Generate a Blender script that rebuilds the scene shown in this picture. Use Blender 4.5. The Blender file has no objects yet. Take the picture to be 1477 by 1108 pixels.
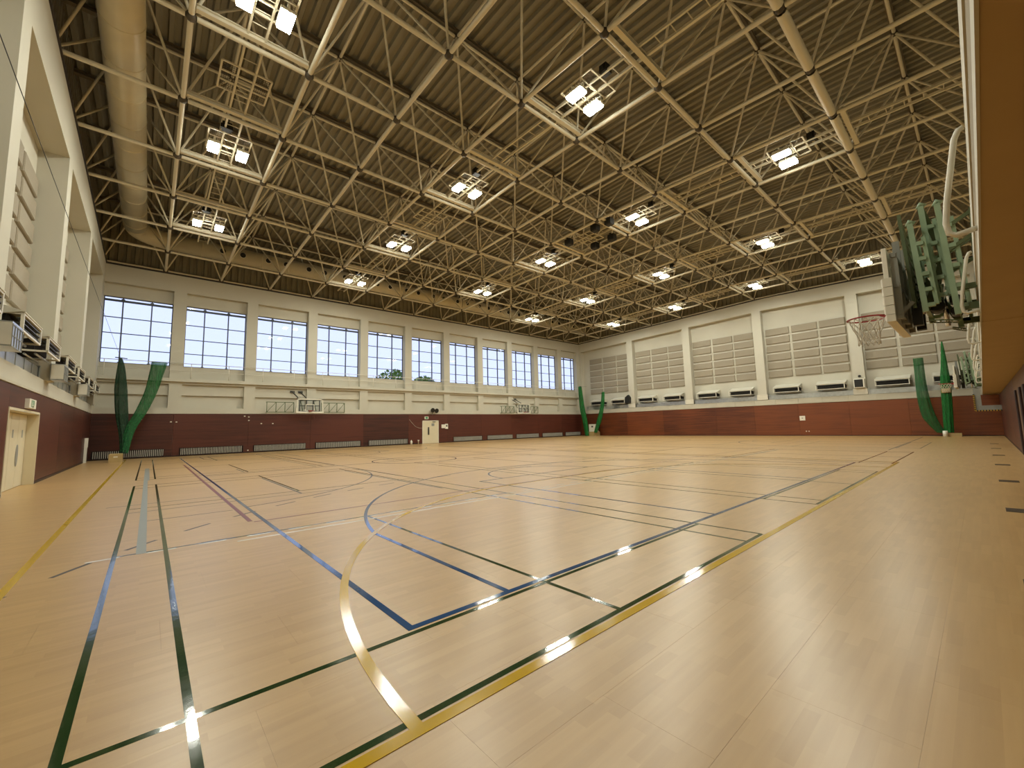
import bpy, math, random
from mathutils import Matrix, Vector, Euler
random.seed(7)
S = bpy.context.scene
COL = S.collection

# ------------------------------------------------------------------ camera
cam_d = bpy.data.cameras.new('camera')
cam = bpy.data.objects.new('camera', cam_d)
COL.objects.link(cam)
cam_d.sensor_fit = 'HORIZONTAL'
cam_d.sensor_width = 36.0
cam_d.lens = 36.0 * 593.77 / 1477.0
cam_d.clip_start = 0.02
cam_d.clip_end = 600
R = Matrix(((0.65880268, 0.09282622, 0.74656702),
            (0.75192347, -0.04920248, -0.65741175),
            (-0.0242921, 0.99446589, -0.10221295)))
q = R.to_quaternion(); q.normalize()
cam.matrix_world = Matrix.LocRotScale(Vector((0, 0, 1.5)), q, None)
S.camera = cam

# ------------------------------------------------------------------ view, sky, light
S.view_settings.view_transform = 'Standard'
S.view_settings.look = 'None'
S.view_settings.gamma = 1.0
S.view_settings.use_curve_mapping = False
S.view_settings.exposure = 0.0
LAMP_W = 165.0
LAMP_COL = (0.98, 0.98, 0.84)
SKY = (0.62, 0.68, 1.0)
SKY_STRENGTH = 1.40
S.cycles.use_denoising = True
S.cycles.max_bounces = 8
S.cycles.diffuse_bounces = 4
S.cycles.glossy_bounces = 3
S.cycles.transparent_max_bounces = 12
S.cycles.caustics_reflective = False
S.cycles.caustics_refractive = False
W = bpy.data.worlds.new('sky')
S.world = W
W.use_nodes = True
wn = W.node_tree.nodes; wl = W.node_tree.links
wn.clear()
wo = wn.new('ShaderNodeOutputWorld'); wb = wn.new('ShaderNodeBackground')
tc = wn.new('ShaderNodeTexCoord'); sx = wn.new('ShaderNodeSeparateXYZ'); cr = wn.new('ShaderNodeValToRGB')
wl.new(tc.outputs['Generated'], sx.inputs[0]); wl.new(sx.outputs['Z'], cr.inputs[0])
cr.color_ramp.elements[0].position = 0.0; cr.color_ramp.elements[0].color = (0.67, 0.75, 1.0, 1)
cr.color_ramp.elements[1].position = 0.35; cr.color_ramp.elements[1].color = (*SKY, 1)
wl.new(cr.outputs[0], wb.inputs[0]); wb.inputs[1].default_value = SKY_STRENGTH
wl.new(wb.outputs[0], wo.inputs[0])

# ------------------------------------------------------------------ helpers
def lin(h):
    h = h.lstrip('#'); o = []
    for k in (0, 2, 4):
        c = int(h[k:k+2], 16) / 255
        o.append(c / 12.92 if c <= .04045 else ((c + .055) / 1.055) ** 2.4)
    return tuple(o)

def mat(name, col, rough=.6, metal=0., var=.06, scale=3., bump=0., spec=.5, stretch=None, alpha=None):
    """principled with a little noise in the colour (grain) and optional fine relief"""
    m = bpy.data.materials.new(name); m.use_nodes = True
    n = m.node_tree.nodes; l = m.node_tree.links
    b = n['Principled BSDF']
    c = lin(col) if isinstance(col, str) else col
    t = n.new('ShaderNodeTexCoord'); mp = n.new('ShaderNodeMapping'); nz = n.new('ShaderNodeTexNoise')
    l.new(t.outputs['Object'], mp.inputs[0]); l.new(mp.outputs[0], nz.inputs['Vector'])
    if stretch: mp.inputs['Scale'].default_value = stretch
    nz.inputs['Scale'].default_value = scale; nz.inputs['Detail'].default_value = 4
    r = n.new('ShaderNodeValToRGB')
    r.color_ramp.elements[0].position = .3; r.color_ramp.elements[1].position = .7
    r.color_ramp.elements[0].color = (*[max(0, x * (1 - var)) for x in c], 1)
    r.color_ramp.elements[1].color = (*[min(1, x * (1 + var)) for x in c], 1)
    l.new(nz.outputs[0], r.inputs[0]); l.new(r.outputs[0], b.inputs['Base Color'])
    b.inputs['Roughness'].default_value = rough; b.inputs['Metallic'].default_value = metal
    b.inputs['Specular IOR Level'].default_value = spec
    if bump:
        bp = n.new('ShaderNodeBump'); bp.inputs['Strength'].default_value = bump; bp.inputs['Distance'].default_value = .02
        l.new(nz.outputs[0], bp.inputs['Height']); l.new(bp.outputs[0], b.inputs['Normal'])
    if alpha is not None: b.inputs['Alpha'].default_value = alpha
    return m

def wood(name, c1, c2, rough, axis, scale=1., spec=.5):
    """horizontal-grain veneer; axis is the world axis the grain runs along"""
    m = bpy.data.materials.new(name); m.use_nodes = True
    n = m.node_tree.nodes; l = m.node_tree.links; b = n['Principled BSDF']
    g = n.new('ShaderNodeNewGeometry'); mp = n.new('ShaderNodeMapping')
    l.new(g.outputs['Position'], mp.inputs[0])
    mp.inputs['Scale'].default_value = (.35 if axis == 0 else 6, .35 if axis == 1 else 6, 9)
    nz = n.new('ShaderNodeTexNoise'); nz.inputs['Scale'].default_value = scale; nz.inputs['Detail'].default_value = 8
    nz.inputs['Roughness'].default_value = .65
    l.new(mp.outputs[0], nz.inputs['Vector'])
    n2 = n.new('ShaderNodeTexNoise'); n2.inputs['Scale'].default_value = .25; l.new(g.outputs['Position'], n2.inputs['Vector'])
    mx = n.new('ShaderNodeMath'); mx.operation = 'MULTIPLY_ADD'; mx.inputs[1].default_value = .45
    l.new(n2.outputs[0], mx.inputs[0]); l.new(nz.outputs[0], mx.inputs[2])
    oi = n.new('ShaderNodeObjectInfo'); m2 = n.new('ShaderNodeMath'); m2.operation = 'MULTIPLY_ADD'; m2.inputs[1].default_value = .30
    l.new(oi.outputs['Random'], m2.inputs[0]); l.new(mx.outputs[0], m2.inputs[2])
    r = n.new('ShaderNodeValToRGB'); r.color_ramp.elements[0].position = .5; r.color_ramp.elements[1].position = 1.1 if False else 1.0
    r.color_ramp.elements[0].color = (*lin(c1), 1); r.color_ramp.elements[1].color = (*lin(c2), 1)
    l.new(m2.outputs[0], r.inputs[0]); l.new(r.outputs[0], b.inputs['Base Color'])
    b.inputs['Roughness'].default_value = rough; b.inputs['Specular IOR Level'].default_value = spec
    return m

class MB:
    def __init__(s): s.v = []; s.f = []; s.sm = []
    def add(s, vs, fs, sm=False):
        o = len(s.v); s.v += [tuple(x) for x in vs]
        for f in fs: s.f.append(tuple(i + o for i in f)); s.sm.append(sm)
        return s
    def box(s, x0, x1, y0, y1, z0, z1):
        if x0 > x1: x0, x1 = x1, x0
        if y0 > y1: y0, y1 = y1, y0
        if z0 > z1: z0, z1 = z1, z0
        v = [(x0,y0,z0),(x1,y0,z0),(x1,y1,z0),(x0,y1,z0),(x0,y0,z1),(x1,y0,z1),(x1,y1,z1),(x0,y1,z1)]
        return s.add(v, [(0,3,2,1),(4,5,6,7),(0,1,5,4),(1,2,6,5),(2,3,7,6),(3,0,4,7)])
    def bevbox(s, x0, x1, y0, y1, z0, z1, b, front):
        """box whose face towards `front` ('+x','-x','+y','-y','+z','-z') is chamfered all round"""
        ax = 'xyz'.index(front[1]); pos = front[0] == '+'
        lo = [x0, y0, z0]; hi = [x1, y1, z1]
        o = [a for a in range(3) if a != ax]
        back = lo[ax] if pos else hi[ax]; fr = hi[ax] if pos else lo[ax]; mid = fr - b if pos else fr + b
        rings = []
        for d, ins in ((back, 0), (mid, 0), (fr, b)):
            ring = []
            for sa, sb in ((0,0),(1,0),(1,1),(0,1)):
                p = [0,0,0]; p[ax] = d
                p[o[0]] = (hi[o[0]] - ins) if sa else (lo[o[0]] + ins)
                p[o[1]] = (hi[o[1]] - ins) if sb else (lo[o[1]] + ins)
                ring.append(tuple(p))
            rings += ring
        f = [(0,1,2,3),(8,9,10,11)]
        for r in (0, 4):
            for k in range(4): f.append((r+k, r+(k+1)%4, r+4+(k+1)%4, r+4+k))
        return s.add(rings, f)
    def bar(s, p0, p1, w, h=None, up=(0,0,1)):
        """rectangular bar from p0 to p1, w across, h along `up`"""
        h = h or w; p0 = Vector(p0); p1 = Vector(p1); d = (p1 - p0).normalized(); u = Vector(up)
        if abs(d.dot(u)) > .98: u = Vector((1,0,0))
        a = d.cross(u).normalized(); b = a.cross(d).normalized()
        v = []
        for p in (p0, p1):
            for sa, sb in ((-1,-1),(1,-1),(1,1),(-1,1)): v.append(p + a*(sa*w/2) + b*(sb*h/2))
        return s.add(v, [(0,3,2,1),(4,5,6,7),(0,1,5,4),(1,2,6,5),(2,3,7,6),(3,0,4,7)])
    def tube(s, pts, r, n=8, closed=False, caps=True):
        pts = [Vector(p) for p in pts]; N = len(pts); rr = r if isinstance(r, (list, tuple)) else [r] * N
        o = len(s.v); prev = None
        for k, p in enumerate(pts):
            if closed: t = pts[(k+1) % N] - pts[k-1]
            else: t = pts[min(k+1, N-1)] - pts[max(k-1, 0)]
            t.normalize()
            if prev is None:
                u = Vector((0,0,1)) if abs(t.z) < .9 else Vector((1,0,0))
                a = t.cross(u).normalized()
            else: a = (prev - t * prev.dot(t)).normalized()
            b = t.cross(a); prev = a
            for i in range(n):
                g = 2*math.pi*i/n
                s.v.append(tuple(p + a*(rr[k]*math.cos(g)) + b*(rr[k]*math.sin(g))))
        for k in range(N if closed else N-1):
            k2 = (k+1) % N
            for i in range(n):
                s.f.append((o+k*n+i, o+k*n+(i+1)%n, o+k2*n+(i+1)%n, o+k2*n+i)); s.sm.append(True)
        if caps and not closed:
            s.f.append(tuple(o+i for i in reversed(range(n)))); s.sm.append(False)
            s.f.append(tuple(o+(N-1)*n+i for i in range(n))); s.sm.append(False)
        return s
    def prism(s, poly, axis, a, b):
        """polygon (list of 2-tuples in the two other axes, in order) extruded along axis from a to b"""
        n = len(poly); v = []
        for d in (a, b):
            for p in poly:
                q = [0,0,0]; o = [k for k in range(3) if k != axis]
                q[axis] = d; q[o[0]] = p[0]; q[o[1]] = p[1]; v.append(tuple(q))
        f = [tuple(range(n)), tuple(reversed(range(n, 2*n)))]
        for k in range(n): f.append((k, (k+1)%n, n+(k+1)%n, n+k))
        return s.add(v, f)
    def disc(s, c, nrm, r, n=16, r_in=0.):
        c = Vector(c); t = Vector(nrm).normalized(); u = Vector((0,0,1)) if abs(t.z) < .9 else Vector((1,0,0))
        a = t.cross(u).normalized(); b = t.cross(a)
        ring = lambda q: [c + a*(q*math.cos(2*math.pi*i/n)) + b*(q*math.sin(2*math.pi*i/n)) for i in range(n)]
        if r_in: return s.add(ring(r) + ring(r_in), [(i, (i+1)%n, n+(i+1)%n, n+i) for i in range(n)])
        return s.add(ring(r), [tuple(range(n))])
    def mesh(s, name, m, org=(0,0,0)):
        me = bpy.data.meshes.new(name)
        me.from_pydata([(a-org[0], b-org[1], c-org[2]) for a,b,c in s.v], [], s.f)
        if any(s.sm): me.polygons.foreach_set('use_smooth', s.sm)
        if m: me.materials.append(m)
        import bmesh as _b
        bm = _b.new(); bm.from_mesh(me); _b.ops.recalc_face_normals(bm, faces=bm.faces); bm.to_mesh(me); bm.free()
        me.update()
        return me

ORG = {}
def thing(name, label=None, cat=None, loc=(0,0,0), group=None, kind=None):
    o = bpy.data.objects.new(name, None); COL.objects.link(o); o.location = loc; o.empty_display_size = .2
    ORG[o.name] = tuple(loc); tag(o, label, cat, group, kind); return o
def tag(o, label=None, cat=None, group=None, kind=None):
    if label: o['label'] = label
    if cat: o['category'] = cat
    if group: o['group'] = group
    if kind: o['kind'] = kind
    return o
def part(name, mb, m, parent, label=None, kind=None):
    """mesh part (world coordinates in mb) under a thing or a part"""
    org = ORG[parent.name]
    o = bpy.data.objects.new(name, mb.mesh(name, m, org)); COL.objects.link(o); o.parent = parent
    ORG[o.name] = org
    if label: o['label'] = label
    if kind: o['kind'] = kind
    return o
def solo(name, mb, m, org, label=None, cat=None, group=None, kind=None):
    o = bpy.data.objects.new(name, mb.mesh(name, m, org)); COL.objects.link(o); o.location = org
    ORG[o.name] = tuple(org); return tag(o, label, cat, group, kind)
def copy_tree(o, parent=None):
    c = o.copy(); COL.objects.link(c); c.parent = parent
    for ch in list(o.children): copy_tree(ch, c)
    return c
def shared(name, me, parent, mtx):
    """object with shared mesh data; mtx is in world space, parent has translation only"""
    o = bpy.data.objects.new(name, me); COL.objects.link(o); o.parent = parent
    g = ORG[parent.name]; o.matrix_basis = Matrix.Translation((-g[0], -g[1], -g[2])) @ mtx
    ORG[o.name] = g
    return o

# ------------------------------------------------------------------ materials
M = {}
M['cream'] = mat('cream_paint', '#c4c0b1', .75, var=.03, scale=.6, bump=.03)
M['cream2'] = mat('cream_render', '#bfbaa9', .8, var=.04, scale=1.2, bump=.05)
M['soffit'] = mat('soffit_paint', '#b69c70', .8, var=.03, scale=2)
M['acoustic'] = mat('acoustic_board', '#9a9180', .9, var=.08, scale=40, bump=.15)
M['steel'] = mat('ivory_steel', '#d6ceb8', .5, var=.05, scale=2)
M['steel_dark'] = mat('dark_node_steel', '#4a4030', .6, var=.1)
M['deck'] = mat('roof_deck_sheet', '#898371', .6, var=.10, scale=1.2, stretch=(.3, 3, 1))
M['purlin'] = mat('brown_purlin_steel', '#776a53', .6)
M['gutter'] = mat('dark_edge_angle', '#2e2620', .6)
M['duct'] = mat('ivory_duct_sheet', '#cdc2a4', .38, var=.05, scale=1.5)
M['black'] = mat('black_plastic', '#15140f', .5)
M['white'] = mat('white_enamel', '#dedacb', .4, var=.03)
M['whiteplastic'] = mat('white_plastic', '#e6e2d4', .45, var=.03)
M['galv'] = mat('galvanised_sheet', '#c2c6c6', .28, metal=.9, var=.12, scale=4)
M['grey'] = mat('grey_painted_steel', '#8f908a', .5)
M['darkgrey'] = mat('dark_grey_steel', '#3c3d3a', .5)
M['green'] = mat('pale_green_paint', '#93ab8e', .4, var=.08)
M['greendark'] = mat('olive_green_paint', '#55623f', .5, var=.1)
M['rimred'] = mat('red_rim_paint', '#8f1c1c', .4)
M['chrome'] = mat('chrome_rod', '#d5d8d8', .12, metal=1., var=.02)
M['cord'] = mat('net_cord', '#c9c2b2', .8)
M['beige'] = mat('beige_vinyl_pad', '#b39a68', .55)
M['alu'] = mat('window_aluminium', '#4b5059', .45, metal=.3)
M['slat'] = mat('grille_slat', '#b9b6ac', .5)
M['grilleback'] = mat('grille_dark_recess', '#120d0b', .9)
M['plate'] = mat('brown_floor_plate', '#32230f', .45, metal=.3)
M['exitgreen'] = mat('exit_green', '#2a8a55', .4)
M['skin_oak'] = mat('dark_timber', '#2a1410', .45, var=.2, scale=4)
M['door'] = mat('cream_door_paint', '#d6ccb0', .5, var=.02)
M['leaf'] = mat('leaf_green', '#6f8f3f', .7, var=.35, scale=3)
M['bark'] = mat('bark', '#54463a', .9, var=.2)
M['grass'] = mat('outside_ground', '#7d8672', .95, var=.2, scale=.2)
M['dadoW'] = wood('mahogany_veneer_y', '#2a110c', '#57291d', .42, 1)
M['dadoL'] = wood('mahogany_veneer_left', '#2a110c', '#57281a', .42, 0)
M['dadoX'] = wood('mahogany_veneer_x', '#3a170b', '#7a3f1d', .42, 0)

def floor_mat():
    m = bpy.data.materials.new('maple_strip_floor'); m.use_nodes = True
    n = m.node_tree.nodes; l = m.node_tree.links; b = n['Principled BSDF']
    g = n.new('ShaderNodeNewGeometry')
    sp = n.new('ShaderNodeSeparateXYZ'); l.new(g.outputs['Position'], sp.inputs[0])
    cb = n.new('ShaderNodeCombineXYZ'); l.new(sp.outputs['Y'], cb.inputs[0]); l.new(sp.outputs['X'], cb.inputs[1])
    br = n.new('ShaderNodeTexBrick'); l.new(cb.outputs[0], br.inputs['Vector'])
    br.offset = .37; br.offset_frequency = 2; br.squash = 1
    br.inputs['Scale'].default_value = 1.0
    br.inputs['Brick Width'].default_value = .47; br.inputs['Row Height'].default_value = .0758
    br.inputs['Mortar Size'].default_value = 0.0; br.inputs['Bias'].default_value = 0
    br.inputs['Color1'].default_value = (0, 0, 0, 1); br.inputs['Color2'].default_value = (1, 1, 1, 1)
    mp = n.new('ShaderNodeMapping'); mp.inputs['Scale'].default_value = (14, .8, 1); l.new(g.outputs['Position'], mp.inputs[0])
    nz = n.new('ShaderNodeTexNoise'); nz.inputs['Scale'].default_value = 1.6; nz.inputs['Detail'].default_value = 6; l.new(mp.outputs[0], nz.inputs['Vector'])
    nb = n.new('ShaderNodeTexNoise'); nb.inputs['Scale'].default_value = .7; l.new(g.outputs['Position'], nb.inputs['Vector'])
    oi = n.new('ShaderNodeObjectInfo')
    def mth(op, a, bb, c=None):
        k = n.new('ShaderNodeMath'); k.operation = op
        for i, x in enumerate((a, bb, c)):
            if x is None: continue
            if isinstance(x, (int, float)): k.inputs[i].default_value = x
            else: l.new(x, k.inputs[i])
        return k.outputs[0]
    v = mth('MULTIPLY_ADD', br.outputs['Color'], .26, mth('MULTIPLY_ADD', nz.outputs[0], .45, mth('MULTIPLY', nb.outputs[0], .25)))
    v = mth('MULTIPLY_ADD', oi.outputs['Random'], .08, v)
    r = n.new('ShaderNodeValToRGB'); r.color_ramp.elements[0].position = .15; r.color_ramp.elements[1].position = .95
    r.color_ramp.elements[0].color = (*lin(FLOOR_A), 1); r.color_ramp.elements[1].color = (*lin(FLOOR_B), 1)
    l.new(v, r.inputs[0]); l.new(r.outputs[0], b.inputs['Base Color'])
    b.inputs['Roughness'].default_value = .32; b.inputs['Specular IOR Level'].default_value = .85
    # gentle waviness of the varnish, drawn out along the boards
    mp2 = n.new('ShaderNodeMapping'); mp2.inputs['Scale'].default_value = (5, .9, 1); l.new(g.outputs['Position'], mp2.inputs[0])
    nw = n.new('ShaderNodeTexNoise'); nw.inputs['Scale'].default_value = 1.; nw.inputs['Detail'].default_value = 2; l.new(mp2.outputs[0], nw.inputs['Vector'])
    bp = n.new('ShaderNodeBump'); bp.inputs['Strength'].default_value = .08; bp.inputs['Distance'].default_value = .02
    l.new(nw.outputs[0], bp.inputs['Height']); l.new(bp.outputs[0], b.inputs['Normal'])
    return m
FLOOR_A = '#a5824f'; FLOOR_B = '#c4a06a'
M['floor'] = floor_mat()

def tape_mat(name, col, rough=.08):
    m = mat(name, col, rough, var=.05, scale=6, spec=.9)
    n = m.node_tree.nodes; l = m.node_tree.links; b = n['Principled BSDF']
    g = n.new('ShaderNodeNewGeometry'); nz = n.new('ShaderNodeTexNoise'); nz.inputs['Scale'].default_value = 9; nz.inputs['Detail'].default_value = 3
    l.new(g.outputs['Position'], nz.inputs['Vector'])
    bp = n.new('ShaderNodeBump'); bp.inputs['Strength'].default_value = .06; bp.inputs['Distance'].default_value = .01
    l.new(nz.outputs[0], bp.inputs['Height']); l.new(bp.outputs[0], b.inputs['Normal'])
    return m
T = {'green': tape_mat('green_tape', '#1f3a1c'), 'blue': tape_mat('blue_tape', '#1d4a7a'), 'yellow': tape_mat('yellow_tape', '#c29c08', .14),
     'red': tape_mat('red_tape', '#6e2316', .3), 'white': tape_mat('white_tape', '#e4dfd2', .2), 'grey': tape_mat('grey_tape', '#7f8278', .4),
     'dark': tape_mat('dark_tape', '#241e1b', .45)}

def glass_mat():
    m = bpy.data.materials.new('clear_glass'); m.use_nodes = True
    n = m.node_tree.nodes; l = m.node_tree.links; n.clear()
    o = n.new('ShaderNodeOutputMaterial'); mx = n.new('ShaderNodeMixShader'); tr = n.new('ShaderNodeBsdfTransparent'); gl = n.new('ShaderNodeBsdfGlossy')
    fr = n.new('ShaderNodeFresnel'); fr.inputs[0].default_value = 1.5
    gl.inputs['Roughness'].default_value = .02; tr.inputs[0].default_value = (.96, .98, 1, 1)
    ge = n.new('ShaderNodeNewGeometry'); ml = n.new('ShaderNodeMath'); ml.operation = 'MULTIPLY_ADD'; ml.inputs[1].default_value = -1; ml.inputs[2].default_value = 1
    m3 = n.new('ShaderNodeMath'); m3.operation = 'MULTIPLY'
    l.new(ge.outputs['Backfacing'], ml.inputs[0]); l.new(ml.outputs[0], m3.inputs[0]); l.new(fr.outputs[0], m3.inputs[1])   # one reflecting face per pane
    l.new(m3.outputs[0], mx.inputs[0]); l.new(tr.outputs[0], mx.inputs[1]); l.new(gl.outputs[0], mx.inputs[2]); l.new(mx.outputs[0], o.inputs[0])
    return m
M['glass'] = glass_mat()

def net_mat(name, col, cover):
    m = bpy.data.materials.new(name); m.use_nodes = True
    n = m.node_tree.nodes; l = m.node_tree.links; b = n['Principled BSDF']
    t = n.new('ShaderNodeTexCoord'); mp = n.new('ShaderNodeMapping'); nz = n.new('ShaderNodeTexNoise')
    mp.inputs['Scale'].default_value = (22, 22, .7); nz.inputs['Scale'].default_value = 1.2; nz.inputs['Detail'].default_value = 3
    l.new(t.outputs['Object'], mp.inputs[0]); l.new(mp.outputs[0], nz.inputs['Vector'])
    r = n.new('ShaderNodeMapRange'); r.inputs['From Min'].default_value = .3; r.inputs['From Max'].default_value = .7
    r.inputs['To Min'].default_value = max(0, cover - .25); r.inputs['To Max'].default_value = min(1, cover + .25)
    l.new(nz.outputs[0], r.inputs[0]); l.new(r.outputs[0], b.inputs['Alpha'])
    b.inputs['Base Color'].default_value = (*lin(col), 1); b.inputs['Roughness'].default_value = .8
    return m
M['net'] = net_mat('green_net_mesh', '#0a3218', .84)
M['net3'] = net_mat('mid_green_net_mesh', '#14602e', .66)
M['net2'] = net_mat('bright_green_net_mesh', '#0a6827', .9)

def emit(name, col, st):
    m = bpy.data.materials.new(name); m.use_nodes = True
    n = m.node_tree.nodes; b = n['Principled BSDF']
    b.inputs['Base Color'].default_value = (1, 1, 1, 1); b.inputs['Emission Color'].default_value = (*col, 1); b.inputs['Emission Strength'].default_value = st
    return m
M['lamp'] = emit('lamp_glass_lit', LAMP_COL, 60.0)

# ------------------------------------------------------------------ dimensions
XW, YB, YL, XR = -36.75, 45.03, -2.77, 0.87
ZD = 2.93
PX, PY = 3.774, 3.193
XRIDGE = -13.1
def zl(x):  # lower chord layer of the roof frame
    return 12.90 + .031 * (x + 36.75) if x <= XRIDGE else 12.90 + .031 * (XRIDGE + 36.75) - .029 * (x - XRIDGE)
DEPTH = 3.1
def zu(x): return zl(x) + DEPTH
def zdeck(x): return zu(x) + .30
gx = lambda i: XW + PX * i
gy = lambda j: YB - PY * j
XE = 4.76   # upper rear wall of the balcony

# ================================================================== SETTING
# ---- floor
fl = MB(); fl.box(XW - .3, XE, YL - .6, YB + .3, -.30, -.004)
floor = solo('floor', fl, M['floor'], (0, 0, 0), kind='structure')
BW, BL, GAP = .6064, 1.82, .0005
rows = []
x = XR + .02
k = 0
cand = []
while x > XW - .1:
    off = (k * .73) % BL
    y = YL - .35 - off
    while y < YB + .05:
        x0, x1 = max(x - BW, XW - .05), x; y0, y1 = max(y, YL - .3), min(y + BL, YB + .05)
        if y1 - y0 > .05 and x1 - x0 > .05: cand.append((x0, x1, y0, y1))
        y += BL
    x -= BW; k += 1
def show(c):
    xm, ym = (c[0] + c[1]) / 2, (c[2] + c[3]) / 2
    d = R.transposed() @ Vector((xm, ym, -1.5))
    if d.z > -.3: return 1e9
    px, py = 738.5 + 593.77 * d.x / -d.z, 554 - 593.77 * d.y / -d.z
    if not (-120 < px < 1600 and py < 1250): return 1e8 + xm * xm + ym * ym
    return xm * xm + ym * ym
cand.sort(key=show)
full = {}
for c in cand[:300]:
    key = (round(c[1] - c[0], 3), round(c[3] - c[2], 3))
    if key not in full:
        w, h = c[1] - c[0] - GAP, c[3] - c[2] - GAP
        full[key] = MB().bevbox(-w/2, w/2, -h/2, h/2, -.004, 0, .0003, '+z').mesh('floor_board', M['floor'])
    shared('floor_board', full[key], floor, Matrix.Translation(((c[0] + c[1]) / 2, (c[2] + c[3]) / 2, 0)))
rest = MB()
for c in cand[300:]: rest.box(c[0] + GAP/2, c[1] - GAP/2, c[2] + GAP/2, c[3] - GAP/2, -.004, 0)
part('floor_board_field', rest, M['floor'], floor, kind='stuff')

# ---- court lines: tape strips 1 mm proud, children of the floor
ZT = .0012
LAYER = {'dark': .0008, 'green': .0012, 'grey': .0016, 'red': .0016, 'white': .0020, 'blue': .0024, 'yellow': .0030}
def strip(x0, y0, x1, y1, col, w=.05, z=ZT):
    z = LAYER[col] + (.0002 if abs(x1 - x0) > abs(y1 - y0) else 0)
    mb = MB(); d = Vector((x1 - x0, y1 - y0, 0)); n = Vector((-d.y, d.x, 0)).normalized() * (w / 2)
    a, b = Vector((x0, y0, z)), Vector((x1, y1, z))
    lo = Vector((0, 0, -z + .0002))
    v = [a - n, b - n, b + n, a + n]; v = [p + lo for p in v] + v
    mb.add(v, [(0,3,2,1),(4,5,6,7),(0,1,5,4),(1,2,6,5),(2,3,7,6),(3,0,4,7)])
    return part('court_line', mb, T[col], floor)
def arc(cx, cy, r, a0, a1, col, w=.05, dash=0, z=ZT):
    z = LAYER[col] + .0003
    n = max(8, int(abs(a1 - a0) * r / .25)); mb = MB()
    for k in range(n):
        if dash and k % dash >= dash / 2: continue
        t0, t1 = a0 + (a1 - a0) * k / n, a0 + (a1 - a0) * (k + 1) / n
        v = []
        for zz in (.0002, z):
            for (t, q) in ((t0, r - w/2), (t1, r - w/2), (t1, r + w/2), (t0, r + w/2)):
                v.append((cx + q * math.cos(t), cy + q * math.sin(t), zz))
        mb.add(v, [(0,3,2,1),(4,5,6,7),(0,1,5,4),(2,3,7,6)])
    return part('court_line', mb, T[col], floor, kind='stuff' if dash else None)
def dashed(x0, y0, x1, y1, col, w=.05, on=.35, off=.45):
    d = Vector((x1 - x0, y1 - y0)); L = d.length; d /= L; mb = MB(); t = 0
    while t < L:
        e = min(t + on, L); a = Vector((x0, y0)) + d * t; b = Vector((x0, y0)) + d * e; n = Vector((-d.y, d.x)) * (w/2)
        v = [(a - n).to_3d(), (b - n).to_3d(), (b + n).to_3d(), (a + n).to_3d()]
        mb.add([(p.x, p.y, .0002) for p in v] + [(p.x, p.y, ZT) for p in v], [(0,3,2,1),(4,5,6,7),(0,1,5,4),(1,2,6,5),(2,3,7,6),(3,0,4,7)])
        t += on + off
    return part('dashed_court_line', mb, T[col], floor, kind='stuff')
# badminton courts (two along x, four along y)
z1 = .0010
def badminton(xa, ya, col='green', dim=False):
    g = 'green' if not dim else 'dark'
    xb = xa - 14.74; yb = ya + 6.42
    for y in (ya, ya + .49, yb - .49, yb): strip(xa, y, xb, y, g, .046, z1)
    for xx in (xa, xa - .84, xb + .84, xb): strip(xx, ya, xx, yb, g, .046, z1)
    for xx in (xa - 5.19, xb + 5.19): strip(xx, ya, xx, yb, g, .046, z1)
    strip(xa, ya + 3.2, xa - 5.19, ya + 3.2, g, .046, z1); strip(xb, ya + 3.2, xb + 5.19, ya + 3.2, g, .046, z1)
for xa in (-2.08, -18.86):
    for n_, ya in enumerate((-.25, 8.92, 18.05, 27.2)): badminton(xa, ya, dim=(ya > 20))
# basketball courts (blue)
def basketball(yc, col):
    x0, x1 = -3.0, -33.8; ya, yb = yc - 8.24, yc + 8.24
    strip(x0, ya - .03, x0, yb + .03, col, .06); strip(x1, ya, x1, yb, col, .06)
    strip(x0, ya, x1, ya, col, .06); strip(x0, yb, x1, yb, col, .06)
    strip((x0 + x1)/2, ya, (x0 + x1)/2, yb, col, .055); arc((x0 + x1)/2, yc, 1.98, 0, 2*math.pi, col)
    for sgn, xe in ((-1, x0), (1, x1)):
        cxh = xe + sgn * 1.55; a = math.asin(7.26 / 7.4); xs = cxh + sgn * 7.4 * math.cos(a)
        strip(xe, yc - 7.26, xs, yc - 7.26, col, .055); strip(xe, yc + 7.26, xs, yc + 7.26, col, .055)
        if sgn < 0: arc(cxh, yc, 7.4, math.pi - a, math.pi + a, col, .055)
        else: arc(cxh, yc, 7.4, -a, a, col, .055)
        xf = xe + sgn * 6.38
        strip(xe, yc - 2.82, xf, yc - 2.82, col, .05); strip(xe, yc + 2.82, xf, yc + 2.82, col, .05); strip(xf, yc - 2.82, xf, yc + 2.82, col, .05)
        arc(xf, yc, 1.98, math.pi/2 if sgn < 0 else -math.pi/2, 3*math.pi/2 if sgn < 0 else math.pi/2, col, .05)
basketball(9.8, 'blue'); basketball(33.8, 'dark')
# futsal / handball (yellow)
strip(-2.0, -1.0, -2.0, 18.8, 'yellow', .075); strip(-2.0, -1.0, -35.2, -1.0, 'yellow', .075); strip(-2.0, 18.8, -35.2, 18.8, 'yellow', .06)
GA, GB = 7.25, 10.55
arc(-2.03, GA, 6.16, math.pi, 1.5 * math.pi, 'yellow', .075); strip(-8.19, GA, -8.19, GB, 'yellow', .07); arc(-2.03, GB, 6.16, math.pi/2, math.pi, 'yellow', .07)
arc(-2.03, GA, 9.26, math.pi, 1.46 * math.pi, 'dark', .05, dash=4); arc(-2.03, GB, 9.26, .54 * math.pi, math.pi, 'dark', .05, dash=4)
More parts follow.
